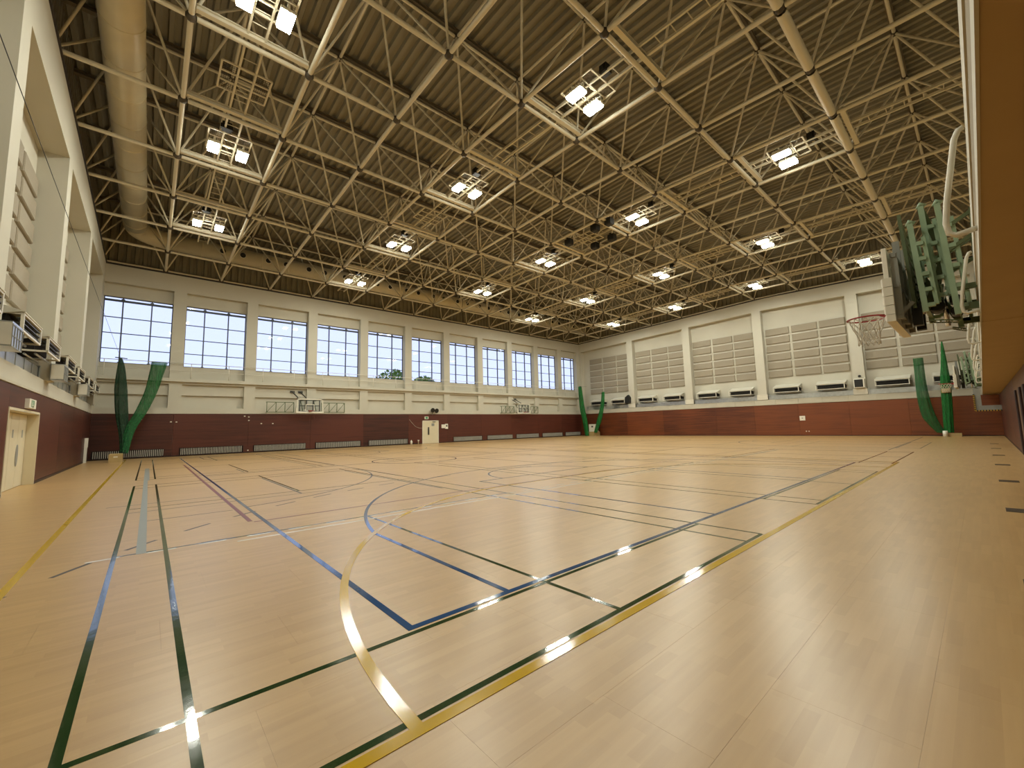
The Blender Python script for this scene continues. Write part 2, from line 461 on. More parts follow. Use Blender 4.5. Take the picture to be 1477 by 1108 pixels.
# volleyball and other marks
strip(-6.99, 1.0, -6.99, 24.0, 'white', .05); dashed(-7.22, -.5, -7.22, 18.0, 'white', .05, .30, .25)
strip(-8.37, 1.37, -26.1, 1.37, 'red', .07); strip(-8.28, 1.41, -8.28, 37.4, 'red', .05)
strip(-7.22, 0.0, -25.1, 0.0, 'grey', .10); strip(-18.5, .07, -25.1, .07, 'grey', .05)
strip(-12.28, -.6, -12.28, 1.35, 'dark', .04); strip(-11.1, -.23, -11.1, 3.84, 'dark', .04); strip(-9.86, .05, -9.86, 1.31, 'dark', .04)
strip(-15.83, 2.87, -11.09, 2.87, 'dark', .05, .0016); strip(-20.82, 2.82, -18.78, 2.82, 'dark', .05, .0016)
strip(-30.2, 5.42, -18.87, 5.42, 'dark', .05, .0016); strip(-28.7, 6.24, -10.06, 6.17, 'dark', .05, .0016); strip(-15.8, 5.54, -9.1, 5.6, 'dark', .05, .0016)
arc(-15.8, .15, 5.93, .24, math.pi/2 + .05, 'dark', .05)
strip(-7.3, .62, -7.3, .62 + .9, 'dark', .02)
strip(-6.94, 17.9, -6.94, 24.0, 'dark', .05)

# ---- window wall (wall_west)
def wtop(x): return zl(x) - .17
ww = MB()
XBK = -37.12      # recessed plane above and below the windows
XG = -37.32       # glass plane
ZS, ZH, ZREC, ZLEDGE = 6.27, 10.70, 11.55, 5.37
ww.box(XW - .6, XW, YL - .8, YB + .6, ZREC, wtop(XW))                       # top beam
ww.box(XW - .6, XBK, YL - .8, YB + .6, ZH, ZREC)                            # recessed head panel
ww.box(XW - .6, XBK, YL - .8, YB + .6, ZLEDGE, ZS)                          # recessed sill panel
ww.box(XW - .6, XW, YL - .8, YB + .6, 4.98, 5.15)                           # under ledge
ww.box(XW - .6, XW - .18, YL - .8, YB + .6, 4.22, 4.98)
ww.box(XW - .6, XW - .34, YL - .8, YB + .6, 3.32, 4.22)
ww.box(XW - .6, XW, YL - .8, YB + .6, ZD, 3.32)
ww.box(XW - .6, XW - .05, YL - .8, YB + .6, -.02, ZD)
wall_west = solo('wall_west', ww, M['cream'], (XW, 21, 0), kind='structure')
WPITCH = 4.41
PIL = [1.23 + WPITCH * k for k in range(-1, 11)]
PILY = []
for k, yc in enumerate(PIL):
    hw = .36
    y0, y1 = (YL - .8, YL + .12) if k == 0 else ((yc - hw, yc + hw) if k < 11 else (YB - .62, YB + .6))
    PILY.append((y0, y1))
    part('pillar', MB().box(XW - .6, XW + .001, y0, y1, 3.30, 4.99).box(XW - .6, XW + .001, y0, y1, ZLEDGE - .02, ZREC + .01), M['cream'], wall_west)
part('ledge', MB().box(XW - .45, XW + .20, YL, YB, 5.15, ZLEDGE), M['cream'], wall_west)
for k in range(11):
    y0, y1 = PILY[k][1], PILY[k+1][0]
    ja, jb = (PIL[k] + (0 if k else 0), PIL[k+1])
    ya = YL if k == 0 else PIL[k]; yb = YB if k == 10 else PIL[k+1]
    part('dado_panel', MB().bevbox(XW - .05, XW, ya + .003, yb - .003, .09, ZD - .015, .004, '+x'), M['dadoW'], wall_west)
part('edge_angle', MB().box(XW - .5, XW + .06, YL, YB, wtop(XW), wtop(XW) + .11), M['gutter'], wall_west)
bb = MB().box(XW - .02, XW + .012, YL, YB, 0, .085)
solo('baseboard_west', bb, M['skin_oak'], (XW, 21, 0), kind='structure')

# ---- windows 1..11
for k in range(11):
    y0, y1 = PILY[k][1], PILY[k+1][0]
    w = thing('window_%d' % (k + 1), kind='structure', loc=(XG, (y0 + y1)/2, ZS))
    fr = MB(); t = .05
    m1, m2 = PIL[k] + 1.46, PIL[k+1] - 1.49
    fr.box(XG - .04, XG + .05, y0, y0 + t, ZS, ZH).box(XG - .04, XG + .05, y1 - t, y1, ZS, ZH)
    fr.box(XG - .04, XG + .05, y0, y1, ZS, ZS + .05).box(XG - .04, XG + .05, y0, y1, ZH - .03, ZH)
    part('window_frame', fr, M['alu'], w)
    for ym in (m1, m2):
        part('mullion', MB().box(XG - .05, XG + .07, ym - .035, ym + .035, ZS, ZH - .03).box(XG + .02, XG + .12, ym - .09, ym + .09, 10.44, 10.60).box(XG + .02, XG + .10, ym - .08, ym + .08, ZS - .02, ZS + .09), M['alu'], w)
    zz = [ZS, 7.24, 8.28, 9.34, 10.48, ZH - .03]
    for q, zt in enumerate(zz[1:-1]):
        h = .022 if q < 3 else .065
        part('transom', MB().box(XG - .045, XG + .06, y0, y1, zt - h, zt + h), M['alu'], w)
    ys = [y0 + t, m1 - .035, m1 + .035, m2 - .035, m2 + .035, y1 - t]
    for a in range(3):
        for b in range(5):
            lo = zz[b] + (.05 if b == 0 else (.022 if b < 4 else .065)); hi = zz[b+1] - (.022 if b < 3 else (.065 if b == 3 else 0))
            part('pane', MB().box(XG - .006, XG, ys[2*a], ys[2*a+1], lo, hi), M['glass'], w)
    part('window_sill', MB().box(XG - .05, XBK + .03, y0, y1, ZS - .03, ZS), M['cream'], w)

# ---- wall_north (acoustic panels)
BP = [-36.3, -28.62, -21.33, -14.05, -6.62, .72]
BAYC = [(-36.4 - 28.62)/2, -24.97, -17.69, -10.33, -2.95]
YREC = YB + .63
wn_ = MB()
def slopebox(mb, x0, x1, y0, y1, zb, zt, n=2):
    """box in which bottom and top follow the roof slope functions zb(x), zt(x)"""
    xs = [x0] + ([XRIDGE] if x0 < XRIDGE < x1 else []) + [x1]
    for a, b in zip(xs, xs[1:]):
        v = [(a,y0,zb(a)),(b,y0,zb(b)),(b,y1,zb(b)),(a,y1,zb(a)),(a,y0,zt(a)),(b,y0,zt(b)),(b,y1,zt(b)),(a,y1,zt(a))]
        mb.add(v, [(0,3,2,1),(4,5,6,7),(0,1,5,4),(1,2,6,5),(2,3,7,6),(3,0,4,7)])
    return mb
slopebox(wn_, XW - .6, XE, YB, YB + .9, lambda x: wtop(x) - 1.15, wtop)
slopebox(wn_, XW - .6, XE, YREC, YB + .9, lambda x: 3.3, lambda x: wtop(x) - 1.1)
wn_.box(XW - .6, XE, YB + .05, YB + .9, 0, ZD)
wn_.box(XW, XE, YB - .0, YB + .9, ZD, 3.45)
wall_north = solo('wall_north', wn_, M['cream'], (-18, YB, 0), kind='structure')
for c in BP:
    x0, x1 = (c - .40, c + .40)
    if c < -36: x0, x1 = XW, XW + .30
    part('pillar', slopebox(MB(), x0, x1, YB - .001, YREC + .05, lambda x: 3.44, lambda x: wtop(x) - 1.1), M['cream'], wall_north)
xj = [XW, -33.1, -29.45, -24.6, -18.6, -14.9, -11.2, -7.5, -3.8, XR + .3]
for a, b in zip(xj, xj[1:]):
    part('dado_panel', MB().bevbox(a + .003, b - .003, YB, YB + .05, .06, ZD - .015, .004, '-y'), M['dadoX'], wall_north)
sl = MB(); xx = XW
while xx < XR:
    part('band_panel', MB().bevbox(xx + .004, min(xx + 1.83, XR) - .004, YB - .03, YB, ZD + .01, 3.44, .004, '-y'), M['cream2'], wall_north)
    xx += 1.83
def acoustic(cx, y0, y1, wall, front):
    lay = [(-3.17, -1.17), (-.95, 1.05), (1.22, 3.08)]
    for (a, b) in lay:
        for r in range(6):
            z0 = 5.60 + r * .828
            part('acoustic_panel', MB().bevbox(cx + a, cx + b, y0, y1, z0, z0 + .65, .03, front), M['acoustic'], wall)
for c in BAYC: acoustic(c if c > -30 else c + .35, YREC - .11, YREC, wall_north, '-y')
eg = MB(); slopebox(eg, XW, XE, YB - .06, YB + .5, wtop, lambda x: wtop(x) + .11)
part('edge_angle', eg, M['gutter'], wall_north)
solo('baseboard_north', MB().box(XW, XR + .02, YB - .012, YB + .03, 0, .055), M['skin_oak'], (-18, YB, 0), kind='structure')

# ---- wall_south (left wall with gallery)
YLU = -2.64; YLR = -3.40
ws_ = MB()
slopebox(ws_, XW - .6, XE, YLR - .4, YLU, lambda x: 11.55, wtop)
ws_.box(XW - .6, XE, YLR - .4, YLR, 3.3, 11.6)
ws_.box(XW - .6, XE, YLR - .4, YL, ZD, 3.45)
DX0, DX1, DZ = -20.62, -16.70, 2.26
ws_.box(XW - .6, DX0 - .03, YLR - .4, YL - .05, -.02, ZD).box(DX1 + .03, XE, YLR - .4, YL - .05, -.02, ZD).box(DX0 - .03, DX1 + .03, YLR - .4, YL - .05, DZ + .03, ZD)
wall_south = solo('wall_south', ws_, M['cream'], (-18, YL, 0), kind='structure')
for c in (-35.9, -28.62, -21.33, -14.05, -6.62):
    part('pillar', MB().box(c - .40, c + .40, YLR - .05, YLU + .001, 3.44, 11.56), M['cream'], wall_south)
for c in BAYC[:4]: acoustic(c, YLR, YLR + .10, wall_south, '+y')
for a, b in ((XW, -33), (-33, -29), (-29, -25), (-25, DX0 - .06), (DX1 + .06, -13), (-13, -9), (-9, -5), (-5, XR)):
    part('dado_panel', MB().bevbox(a + .003, b - .003, YL - .05, YL, .09, ZD - .015, .004, '+y'), M['dadoL'], wall_south)
part('dado_panel', MB().bevbox(DX0 - .06, DX1 + .06, YL - .05, YL, DZ + .07, ZD - .015, .004, '+y'), M['dadoL'], wall_south)
part('band_panel', MB().box(XW, XE, YL, YL + .03, ZD, 3.0), M['cream2'], wall_south)
eg = MB(); slopebox(eg, XW, XE, YL - .3, YLU + .05, wtop, lambda x: wtop(x) + .06)
part('edge_angle', eg, M['gutter'], wall_south)
solo('baseboard_south', MB().box(XW, DX0 - .06, YL - .03, YL + .012, 0, .085).box(DX1 + .06, XR, YL - .03, YL + .012, 0, .085), M['skin_oak'], (-18, YL, 0), kind='structure')

# ---- wall_east: low timber wall under the balcony, balcony slab, rear wall above
M['plasterbrown'] = mat('brown_panel_paint', '#6f543f', .6, var=.05)
we_ = MB().box(XR + .05, XR + .35, YL - .6, YB + .3, -.02, ZD)
wall_east = solo('wall_east', we_, M['cream2'], (XR, 21, 0), kind='structure')
yy = YL
while yy < YB - .1:
    e = min(yy + 3.98, YB)
    part('dado_panel', MB().bevbox(XR, XR + .05, yy + .003, e - .003, .06, 2.86, .004, '-x'), M['plasterbrown'] if e < 27 else M['dadoW'], wall_east); yy = e
solo('trim_1', MB().box(XR - .012, XR + .03, YL, YB, 0, .055), M['skin_oak'], (XR, 21, 0), kind='structure')
XEDGE = .124
bal = MB().box(XEDGE, XE, YL - .6, 9.60, ZD, 3.45).box(XEDGE, XE, 9.63, 44.55, ZD, 3.45).box(XEDGE, XE, 9.59, 9.64, ZD + .03, 3.45)
balcony = solo('balcony_slab', bal, M['soffit'], (2, 21, ZD), kind='structure')
part('fascia_bead', MB().box(XEDGE - .012, XEDGE, YL, 44.55, ZD - .004, 3.06), M['cream'], balcony)
M['band'] = mat('shade_toned_band', '#8f8268', .8)  # darker colour of the middle fascia strip stands in for its recess shadow
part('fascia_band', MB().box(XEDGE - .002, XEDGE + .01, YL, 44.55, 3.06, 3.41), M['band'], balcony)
part('fascia_cap', MB().box(XEDGE - .012, XEDGE + .14, YL, 44.55, 3.41, 3.64), M['cream'], balcony)
slu = MB(); slu.box(XE, XE + .3, YL - .6, YB + .9, 3.4, 16.9)
solo('wall_balcony', slu, M['cream'], (XE, 21, 3.4), kind='structure')

# ---- ceiling: corrugated deck, purlins, corrugated fascia above the walls
def corrugate(n0, n1, per, dep):
    """list of (t, d) of a trapezoid profile"""
    o = []; t = n0
    while t < n1:
        o += [(t, 0), (t + per*.34, 0), (t + per*.46, dep), (t + per*.88, dep)]; t += per
    return o
dk = MB(); prof = corrugate(YL - .6, YB + .9, .40, .13); xs = [XW - .6, XRIDGE, XE + .3]; o = 0
v = [(xv, y, zdeck(xv) + d) for xv in xs for (y, d) in prof]; n = len(prof)
f = [(k*n + i, k*n + i + 1, (k+1)*n + i + 1, (k+1)*n + i) for k in range(2) for i in range(n - 1)]
v2 = [(a, b, c + .03) for a, b, c in v]; N = len(v)
f += [tuple(N + i for i in reversed(q)) for q in f]
dk.add(v + v2, f)
ceiling = solo('ceiling', dk, M['deck'], (-18, 21, 17), kind='structure')
for i in range(10):
    xx = gx(i + .5)
    part('purlin', MB().box(xx - .10, xx + .10, YL - .3, YB + .3, zu(xx) + .12, zu(xx) + .14).box(xx - .012, xx + .012, YL - .3, YB + .3, zu(xx) + .12, zdeck(xx)).box(xx - .10, xx + .10, YL - .3, YB + .3, zdeck(xx) - .02, zdeck(xx)), M['purlin'], ceiling)
def fascia(kind):
    mb = MB(); per, dep = .42, .12
    if kind == 'W':
        p = corrugate(YL - .8, YB + .9, per, dep); v = []
        for (t, d) in p: v += [(XW - .30 + d, t, wtop(XW)), (XW - .30 + d, t, zdeck(XW) + .22)]
    else:
        p = corrugate(XW - .6, XE, per, dep); v = []
        for (t, d) in p:
            yv = (YB + .30 - d) if kind == 'N' else (YLU - .55 + d)
            v += [(t, yv, wtop(t)), (t, yv, zdeck(t) + .22)]
    f = [(2*i, 2*i+2, 2*i+3, 2*i+1) for i in range(len(p) - 1)]
    return mb.add(v, f)
part('corrugated_fascia', fascia('W'), M['deck'], wall_west)
part('corrugated_fascia', fascia('N'), M['deck'], wall_north)
part('corrugated_fascia', fascia('S'), M['deck'], wall_south)

# ---- doors
d1 = thing('door_1', kind='structure', loc=((DX0 + DX1)/2, YL - .25, 0))
fr = MB().box(DX0 - .06, DX0, YL - .30, YL + .015, 0, DZ).box(DX1, DX1 + .06, YL - .30, YL + .015, 0, DZ).box(DX0 - .06, DX1 + .06, YL - .30, YL + .015, DZ, DZ + .07)
part('door_frame', fr, M['door'], d1)
lx = [DX0, -19.58, -18.60, -17.62, DX1]
for q, (a, b) in enumerate(zip(lx, lx[1:])):
    lf = part('door_leaf', MB().bevbox(a + .016, b - .016, YL - .30, YL - .25, .01, DZ - .01, .004, '+y'), M['door'], d1)
    if q in (0, 1):
        part('sticker', MB().box((a+b)/2 - .10 + .2*q, (a+b)/2 + .06 + .2*q, YL - .25, YL - .247, 1.52, 1.76), M['grey'], lf, label='small grey notice on the door leaf')
part('door_backing', MB().box(DX0, DX1, YL - .36, YL - .31, 0, DZ), M['gutter'], d1)
ov = MB(); pts = [( -19.58 + .14*math.cos(t), .98 + .33*math.sin(t)) for t in [2*math.pi*k/20 for k in range(20)]]
ov.prism(pts, 1, YL - .25, YL - .235); part('push_plate', ov, M['grey'], d1, label='oval grey push plate')

d2 = thing('door_2', kind='structure', loc=(XW, 21.3, 0))
part('door_frame', MB().box(XW - .04, XW + .03, 20.36, 20.44, 0, 2.28).box(XW - .04, XW + .03, 22.14, 22.22, 0, 2.28).box(XW - .04, XW + .03, 20.36, 22.22, 2.22, 2.28), M['white'], d2)
lf = part('door_leaf', MB().bevbox(XW - .04, XW + .018, 20.445, 22.135, .01, 2.215, .004, '+x'), M['door'], d2)
part('door_handle', MB().tube([(XW + .02, 21.05, 1.55), (XW + .09, 21.05, 1.5), (XW + .09, 21.05, 1.0), (XW + .02, 21.05, .95)], .03, 6).box(XW + .015, XW + .024, 20.98, 21.14, .85, 1.62), M['darkgrey'], lf)
part('notice', MB().box(XW + .018, XW + .022, 21.4, 21.72, 1.72, 2.0), M['grey'], lf)
part('door_closer', MB().box(XW + .018, XW + .07, 21.5, 21.85, 2.1, 2.17), M['darkgrey'], lf)

# ================================================================== ROOF SPACE FRAME
sf = thing('space_frame', 'ivory tubular steel space frame carrying the brown corrugated roof', 'roof frame', loc=(-18, 21, 12.9))
def unit_cyl(name, m, n=8):
    return MB().tube([(0, 0, 0), (0, 0, 1)], 1.0, n, caps=False).mesh(name, m)
CYL = {}
for nm in ('long_chord', 'cross_chord', 'top_chord', 'diagonal_brace'): CYL[nm] = unit_cyl(nm, M['steel'], 10 if 'chord' in nm and nm != 'top_chord' else 7)
def member(nm, a, b, r, trim=.0):
    a, b = Vector(a), Vector(b); d = b - a; L = d.length; d /= L
    a = a + d * trim; L -= 2 * trim
    mt = Matrix.Translation(a) @ d.to_track_quat('Z', 'Y').to_matrix().to_4x4() @ Matrix.Diagonal((r, r, L, 1))
    return shared(nm, CYL[nm], sf, mt)
NI, NJ = 11, 16
for i in range(NI):
    for j in range(NJ - 1):
        xx = gx(i); member('long_chord', (xx, gy(j), zl(xx)), (xx, gy(j+1), zl(xx)), .15 if i == 9 else .078, .14)
for j in range(NJ):
    for i in range(NI - 1):
        member('cross_chord', (gx(i), gy(j), zl(gx(i))), (gx(i+1), gy(j), zl(gx(i+1))), .078, .14)
UI, UJ = 10, 15
up = lambda i, j: (gx(i + .5), gy(j + .5), zu(gx(i + .5)))
dn = lambda i, j: (gx(i), gy(j), zl(gx(i)))
for i in range(UI):
    for j in range(UJ):
        if i + 1 < UI: member('top_chord', up(i, j), up(i+1, j), .06, .1)
        if j + 1 < UJ: member('top_chord', up(i, j), up(i, j+1), .06, .1)
def pixel(p):
    d = R.transposed() @ (Vector(p) - Vector((0, 0, 1.5)))
    if d.z > -.5: return None
    return (738.5 + 593.77 * d.x / -d.z, 554 - 593.77 * d.y / -d.z, -d.z)
diag = []
for i in range(UI):
    for j in range(UJ):
        for di in (0, 1):
            for dj in (0, 1):
                a, b = up(i, j), dn(i + di, j + dj)
                mid = [(p + q_) / 2 for p, q_ in zip(a, b)]; s_ = pixel(mid)
                inside = s_ and -60 < s_[0] < 1420 and -80 < s_[1] < 520
                diag.append((s_[2] if inside else 500 + random.random(), a, b))
diag.sort(key=lambda t: t[0])
for _, a, b in diag[:300]: member('diagonal_brace', a, b, .045, .12)
far = MB()
for dd, a, b in diag[300:]: far.tube([a, b], .045, 5, caps=False)
part('diagonal_brace_field', far, M['steel'], sf, kind='stuff')
def ball(name, r, m):
    mb = MB(); n, k = 8, 5
    v = []
    for a in range(k + 1):
        t = math.pi * a / k
        for b in range(n): v.append((r*math.sin(t)*math.cos(2*math.pi*b/n), r*math.sin(t)*math.sin(2*math.pi*b/n), r*math.cos(t)))
    f = [(a*n+b, a*n+(b+1)%n, (a+1)*n+(b+1)%n, (a+1)*n+b) for a in range(k) for b in range(n)]
    return mb.add(v, f, True).mesh(name, m)
nb_ = ball('bottom_node', .15, M['steel_dark']); nt_ = ball('top_node', .12, M['steel_dark'])
for i in range(NI):
    for j in range(NJ): shared('bottom_node', nb_, sf, Matrix.Translation(dn(i, j)))
for i in range(UI):
    for j in range(UJ): shared('top_node', nt_, sf, Matrix.Translation(up(i, j)))

# ================================================================== AIR DUCT
YD, XD, ZDU, RD = -1.26, -34.86, 14.38, .56
ad = thing('air_duct', 'large round ivory air duct hung in the roof along two walls', 'air duct', loc=(XD, YD, ZDU - RD))
RB = 1.6
def ring_seams(p0, p1, step):
    a, b = Vector(p0), Vector(p1); L = (b - a).length; d = (b - a)/L; mb = MB(); t = step
    while t < L:
        mb.tube([a + d*(t-.03), a + d*(t-.02), a + d*(t+.02), a + d*(t+.03)], [RD, RD+.015, RD+.015, RD], 24, caps=False); t += step
    return mb
part('duct_run', MB().tube([(3.5, YD, ZDU), (XD + RB, YD, ZDU)], RD, 28), M['duct'], ad)
part('duct_seam', ring_seams((3.5, YD, ZDU), (XD + RB, YD, ZDU), 1.8), M['duct'], ad)
bend = [(XD + RB - RB*math.sin(t), YD + RB - RB*math.cos(t), ZDU) for t in [math.pi/2*k/8 for k in range(9)]]
part('duct_bend', MB().tube(bend, RD, 28), M['duct'], ad)
part('duct_run', MB().tube([(XD, YD + RB, ZDU), (XD, YB - 1.2, ZDU)], RD, 28), M['duct'], ad)
part('duct_seam', ring_seams((XD, YD + RB, ZDU), (XD, YB - 1.2, ZDU), 1.8), M['duct'], ad)
y = 3.3; kk = 0
while y < YB - 1.5:
    nrm = Vector((math.cos(-.12), 0, math.sin(-.12))); c = Vector((XD, y, ZDU)) + nrm * (RD - .02)
    nz_ = part('nozzle', MB().tube([c, c + nrm*.06, c + nrm*.07, c + nrm*.02], [.20, .20, .175, .16], 16, caps=False), M['whiteplastic'], ad)
    part('nozzle_mouth', MB().disc(c + nrm*.074, nrm, .178, 16), M['black'], nz_)
    y += 1.20 if kk % 2 == 0 else 1.62; kk += 1

# ================================================================== CATWALKS, LAMPS
ROWS = [(13.5, [2.5, 4.5, 6.5, 8.5], [5.5]), (10.5, [1.5, 3.5, 5.5, 7.5], [4.5]), (7.5, [2.5, 4.5, 6.5, 8.5], [5.5]),
        (4.5, [1.5, 3.5, 5.5, 7.5], [4.5, 6.5]), (1.5, [2.5, 4.5, 6.5, 8.5], [5.5])]
RN = ['first', 'second', 'third', 'fourth', 'fifth']
ONE = ['first', 'second', 'third', 'fourth']
rung_me = MB().tube([(0, -.24, 0), (0, .24, 0)], .018, 5).mesh('rung', M['steel'])
plat_mb = MB()
hx, hy = .68, .72
for a in (-hy, -.24, .24, hy): plat_mb.bar((-hx, a, 0), (hx, a, 0), .05, .05)
for a in (-hx, -.23, .23, hx): plat_mb.bar((a, -hy, 0), (a, hy, 0), .05, .05)
plat_me = plat_mb.mesh('lamp_platform', M['steel'])
mesh_mb = MB()
for sy in (-1, 1):
    for k in range(1, 8): mesh_mb.bar((-hx, sy*(.24 + .06*k), .015), (hx, sy*(.24 + .06*k), .015), .008)
    for k in range(1, 14): mesh_mb.bar((-hx + k*.097, sy*.24, .015), (-hx + k*.097, sy*hy, .015), .008)
grid_me = mesh_mb.mesh('platform_grating', M['steel_dark'])
box_mb = MB().box(-.14, .14, -.16, .16, -.02, .26).box(-.06, .06, -.2, .2, .02, .2); box_me = box_mb.mesh('ballast_box', M['black'])
hous = MB()
hous.bevbox(-.34, .34, -.20, .20, -.02, .12, .04, '+z')
hous.box(-.36, -.34, -.03, .03, -.05, .22).box(.34, .36, -.03, .03, -.05, .22).box(-.36, .36, -.03, .03, .20, .23)
for k in range(6): hous.box(-.27 + .1*k, -.25 + .1*k, -.18, .18, .12, .16)
hous_me = hous.mesh('housing', M['whiteplastic'])
lens_me = MB().box(-.32, .32, -.18, .18, -.10, -.02).mesh('lamp_glass', M['lamp'])
proto_lamp = None
for rn, (jj, lamps, empt) in enumerate(ROWS):
    yc = gy(jj)
    x_lo, x_hi = gx(min(lamps) - .9), gx(10)
    cw = thing('lamp_catwalk', '%s ivory ladder catwalk from the left wall, slung across the roof frame' % RN[rn], 'catwalk', loc=(-18, yc, zl(-18)), group='ladder catwalks in the roof')
    zc = lambda x: zl(x) + .16
    for s_ in (-.24, .24):
        mb = MB()
        mb.bar((x_lo, yc + s_, zc(x_lo)), (XRIDGE, yc + s_, zc(XRIDGE)), .06, .10); mb.bar((XRIDGE, yc + s_, zc(XRIDGE)), (x_hi, yc + s_, zc(x_hi)), .06, .10)
        part('rail', mb, M['steel'], cw)
    xx = x_lo + .2
    while xx < x_hi:
        shared('rung', rung_me, cw, Matrix.Translation((xx, yc, zc(xx)))); xx += .52
    for i in range(int(min(lamps)), 11):
        xx = gx(i)
        part('support_beam', MB().box(xx + .20, xx + .36, yc - PY/2 + .1, yc + PY/2 - .1, zl(xx) + .02, zl(xx) + .05).box(xx + .27, xx + .29, yc - PY/2 + .1, yc + PY/2 - .1, zl(xx) + .05, zl(xx) + .17).box(xx + .20, xx + .36, yc - PY/2 + .1, yc + PY/2 - .1, zl(xx) + .17, zl(xx) + .2), M['steel'], cw)
    for i in lamps + empt:
        xx = gx(i); pz = zc(xx) - .02
        shared('lamp_platform', plat_me, cw, Matrix.Translation((xx, yc, pz)))
        shared('platform_grating', grid_me, cw, Matrix.Translation((xx, yc, pz)))
        if i in lamps: shared('ballast_box', box_me, cw, Matrix.Translation((xx + hx + .22, yc - .18, pz)))
    for ln, i in enumerate(sorted(lamps)):
        for s_ in (-1, 1):
            xx = gx(i); loc = (xx - .16, yc + s_*.50, zc(xx) - .26)
            if proto_lamp is None:
                proto_lamp = thing('floodlight', 'x', 'floodlight', loc=loc)
                hb = shared('housing', hous_me, proto_lamp, Matrix.Translation(loc)); shared('lamp_glass', lens_me, proto_lamp, Matrix.Translation(loc))
                fl_ = proto_lamp
                L = bpy.data.lights.new('lamp_light', 'AREA'); L.shape = 'RECTANGLE'; L.size = .62; L.size_y = .34; L.energy = LAMP_W; L.color = LAMP_COL
                L.spread = math.radians(175)
                lo_ = bpy.data.objects.new('lamp_light', L); COL.objects.link(lo_); lo_.parent = proto_lamp; lo_.location = (0, 0, -.105)
            else:
                fl_ = copy_tree(proto_lamp); fl_.location = loc; ORG[fl_.name] = loc
            side = 'left-wall lamp' if s_ < 0 else 'far-wall lamp'
            tag(fl_, 'lit floodlight, %s of the %s pair from the windows on the %s catwalk' % (side, ONE[ln], RN[rn]), 'floodlight', 'lit floodlights under the roof')
# black show-lights round the empty platform of the third catwalk
yc = gy(7.5)
for q, (dx, dy) in enumerate(((-.9, -.9), (-.2, .95), (1.3, -1.0), (1.2, .9), (2.3, -.95))):
    xx = gx(5.5) + dx; z0 = zl(xx)
    b_ = MB().bevbox(xx - .22, xx + .22, yc + dy - .2, yc + dy + .2, z0 - .28, z0 + .12, .05, '-z').box(xx - .03, xx + .03, yc + dy - .24, yc + dy + .24, z0 + .12, z0 + .2)
    solo('stage_light', b_, M['black'], (xx, yc + dy, z0), 'black box spotlight by the empty platform of the third catwalk, %s from the windows' % ['first', 'second', 'fourth', 'third', 'fifth'][q], 'spotlight', 'black spotlights by the third catwalk')

# ================================================================== FLOOR THINGS ON THE WINDOW WALL: grilles
names = ['first', 'second', 'third', 'fourth', 'fifth', 'sixth', 'seventh', 'eighth', 'ninth', 'tenth']
spans = [(-2.62, .80), (1.66, 5.34), (6.05, 9.66), (10.46, 14.2), (14.95, 18.8), (24.0, 27.75), (28.5, 32.2), (32.85, 36.6), (37.25, 41.0), (41.6, 44.7)]
for k, (a, b) in enumerate(spans):
    g_ = thing('radiator_grille', '%s slatted heating grille at the foot of the window wall from the left' % names[k], 'grille', loc=(XW + .03, (a+b)/2, .06), group='heating grilles under the windows')
    part('grille_recess', MB().box(XW, XW + .012, a, b, .06, .55), M['grilleback'], g_)
    part('grille_frame', MB().box(XW + .0, XW + .05, a - .03, b + .03, .55, .575).box(XW, XW + .05, a - .03, b + .03, .06, .085).box(XW, XW + .05, a - .03, a, .06, .575).box(XW, XW + .05, b, b + .03, .06, .575), M['skin_oak'], g_)
    s_ = MB(); y = a + .05
    while y < b - .03: s_.box(XW + .012, XW + .04, y, y + (.038), .10, .53); y += .095
    part('slats', s_, M['slat'], g_, kind='stuff')

# small fittings on the dado
for k, (y, z) in enumerate(((1.1, 2.37), (1.39, 2.36), (5.38, 2.75), (5.65, 2.69), (5.66, 2.43), (6.49, 2.18), (7.27, 2.17), (5.67, .19))):
    part('hook_plate', MB().box(XW, XW + .012, y - .05, y + .05, z - .035, z + .035).tube([(XW + .01, y, z), (XW + .06, y, z), (XW + .07, y, z + .03)], .012, 6), M['whiteplastic'], wall_west)
solo('wall_cable', MB().tube([(XW + .02, 18.95, 2.4), (XW + .03, 19.2, 2.1), (XW + .03, 19.6, 1.7), (XW + .03, 20.0, 1.55), (XW + .03, 20.36, 1.52)], .014, 6), M['cord'], (XW, 19.6, 1.5), 'thin pale cable trailing down the timber wall beside the white door', 'cable')
lc = thing('loudspeaker_pair', 'pair of dark horn loudspeakers on a bracket above the white window-wall door', 'loudspeaker', loc=(XW, 21.45, 2.95))
for y, z in ((21.3, 3.35), (21.75, 3.3)):
    part('horn', MB().tube([(XW + .12, y, z), (XW + .25, y, z - .02), (XW + .45, y, z - .06)], [.06, .12, .24], 12), M['black'], lc)
part('bracket', MB().bar((XW + .02, 21.5, 2.85), (XW + .12, 21.5, 3.35), .05).bar((XW + .12, 21.25, 3.35), (XW + .12, 21.8, 3.3), .05), M['grey'], lc)
ex = thing('exit_sign', 'white exit sign above the white door in the window wall', 'exit sign', loc=(XW, 20.8, 2.42))
part('sign_box', MB().bevbox(XW, XW + .09, 20.6, 21.02, 2.42, 2.68, .01, '+x'), M['whiteplastic'], ex)
part('pictogram', MB().box(XW + .09, XW + .093, 20.68, 20.94, 2.46, 2.64), M['exitgreen'], ex)
sw = thing('switch_box', 'pair of small white boxes on the timber beside the white door', 'switch box', loc=(XW, 22.95, 1.45))
part('box_body', MB().bevbox(XW, XW + .06, 22.56, 22.98, 1.48, 1.86, .01, '+x').bevbox(XW, XW + .10, 22.98, 23.30, 1.40, 1.92, .01, '+x'), M['whiteplastic'], sw)
part('dial', MB().box(XW + .10, XW + .104, 23.06, 23.22, 1.62, 1.82), M['darkgrey'], sw)
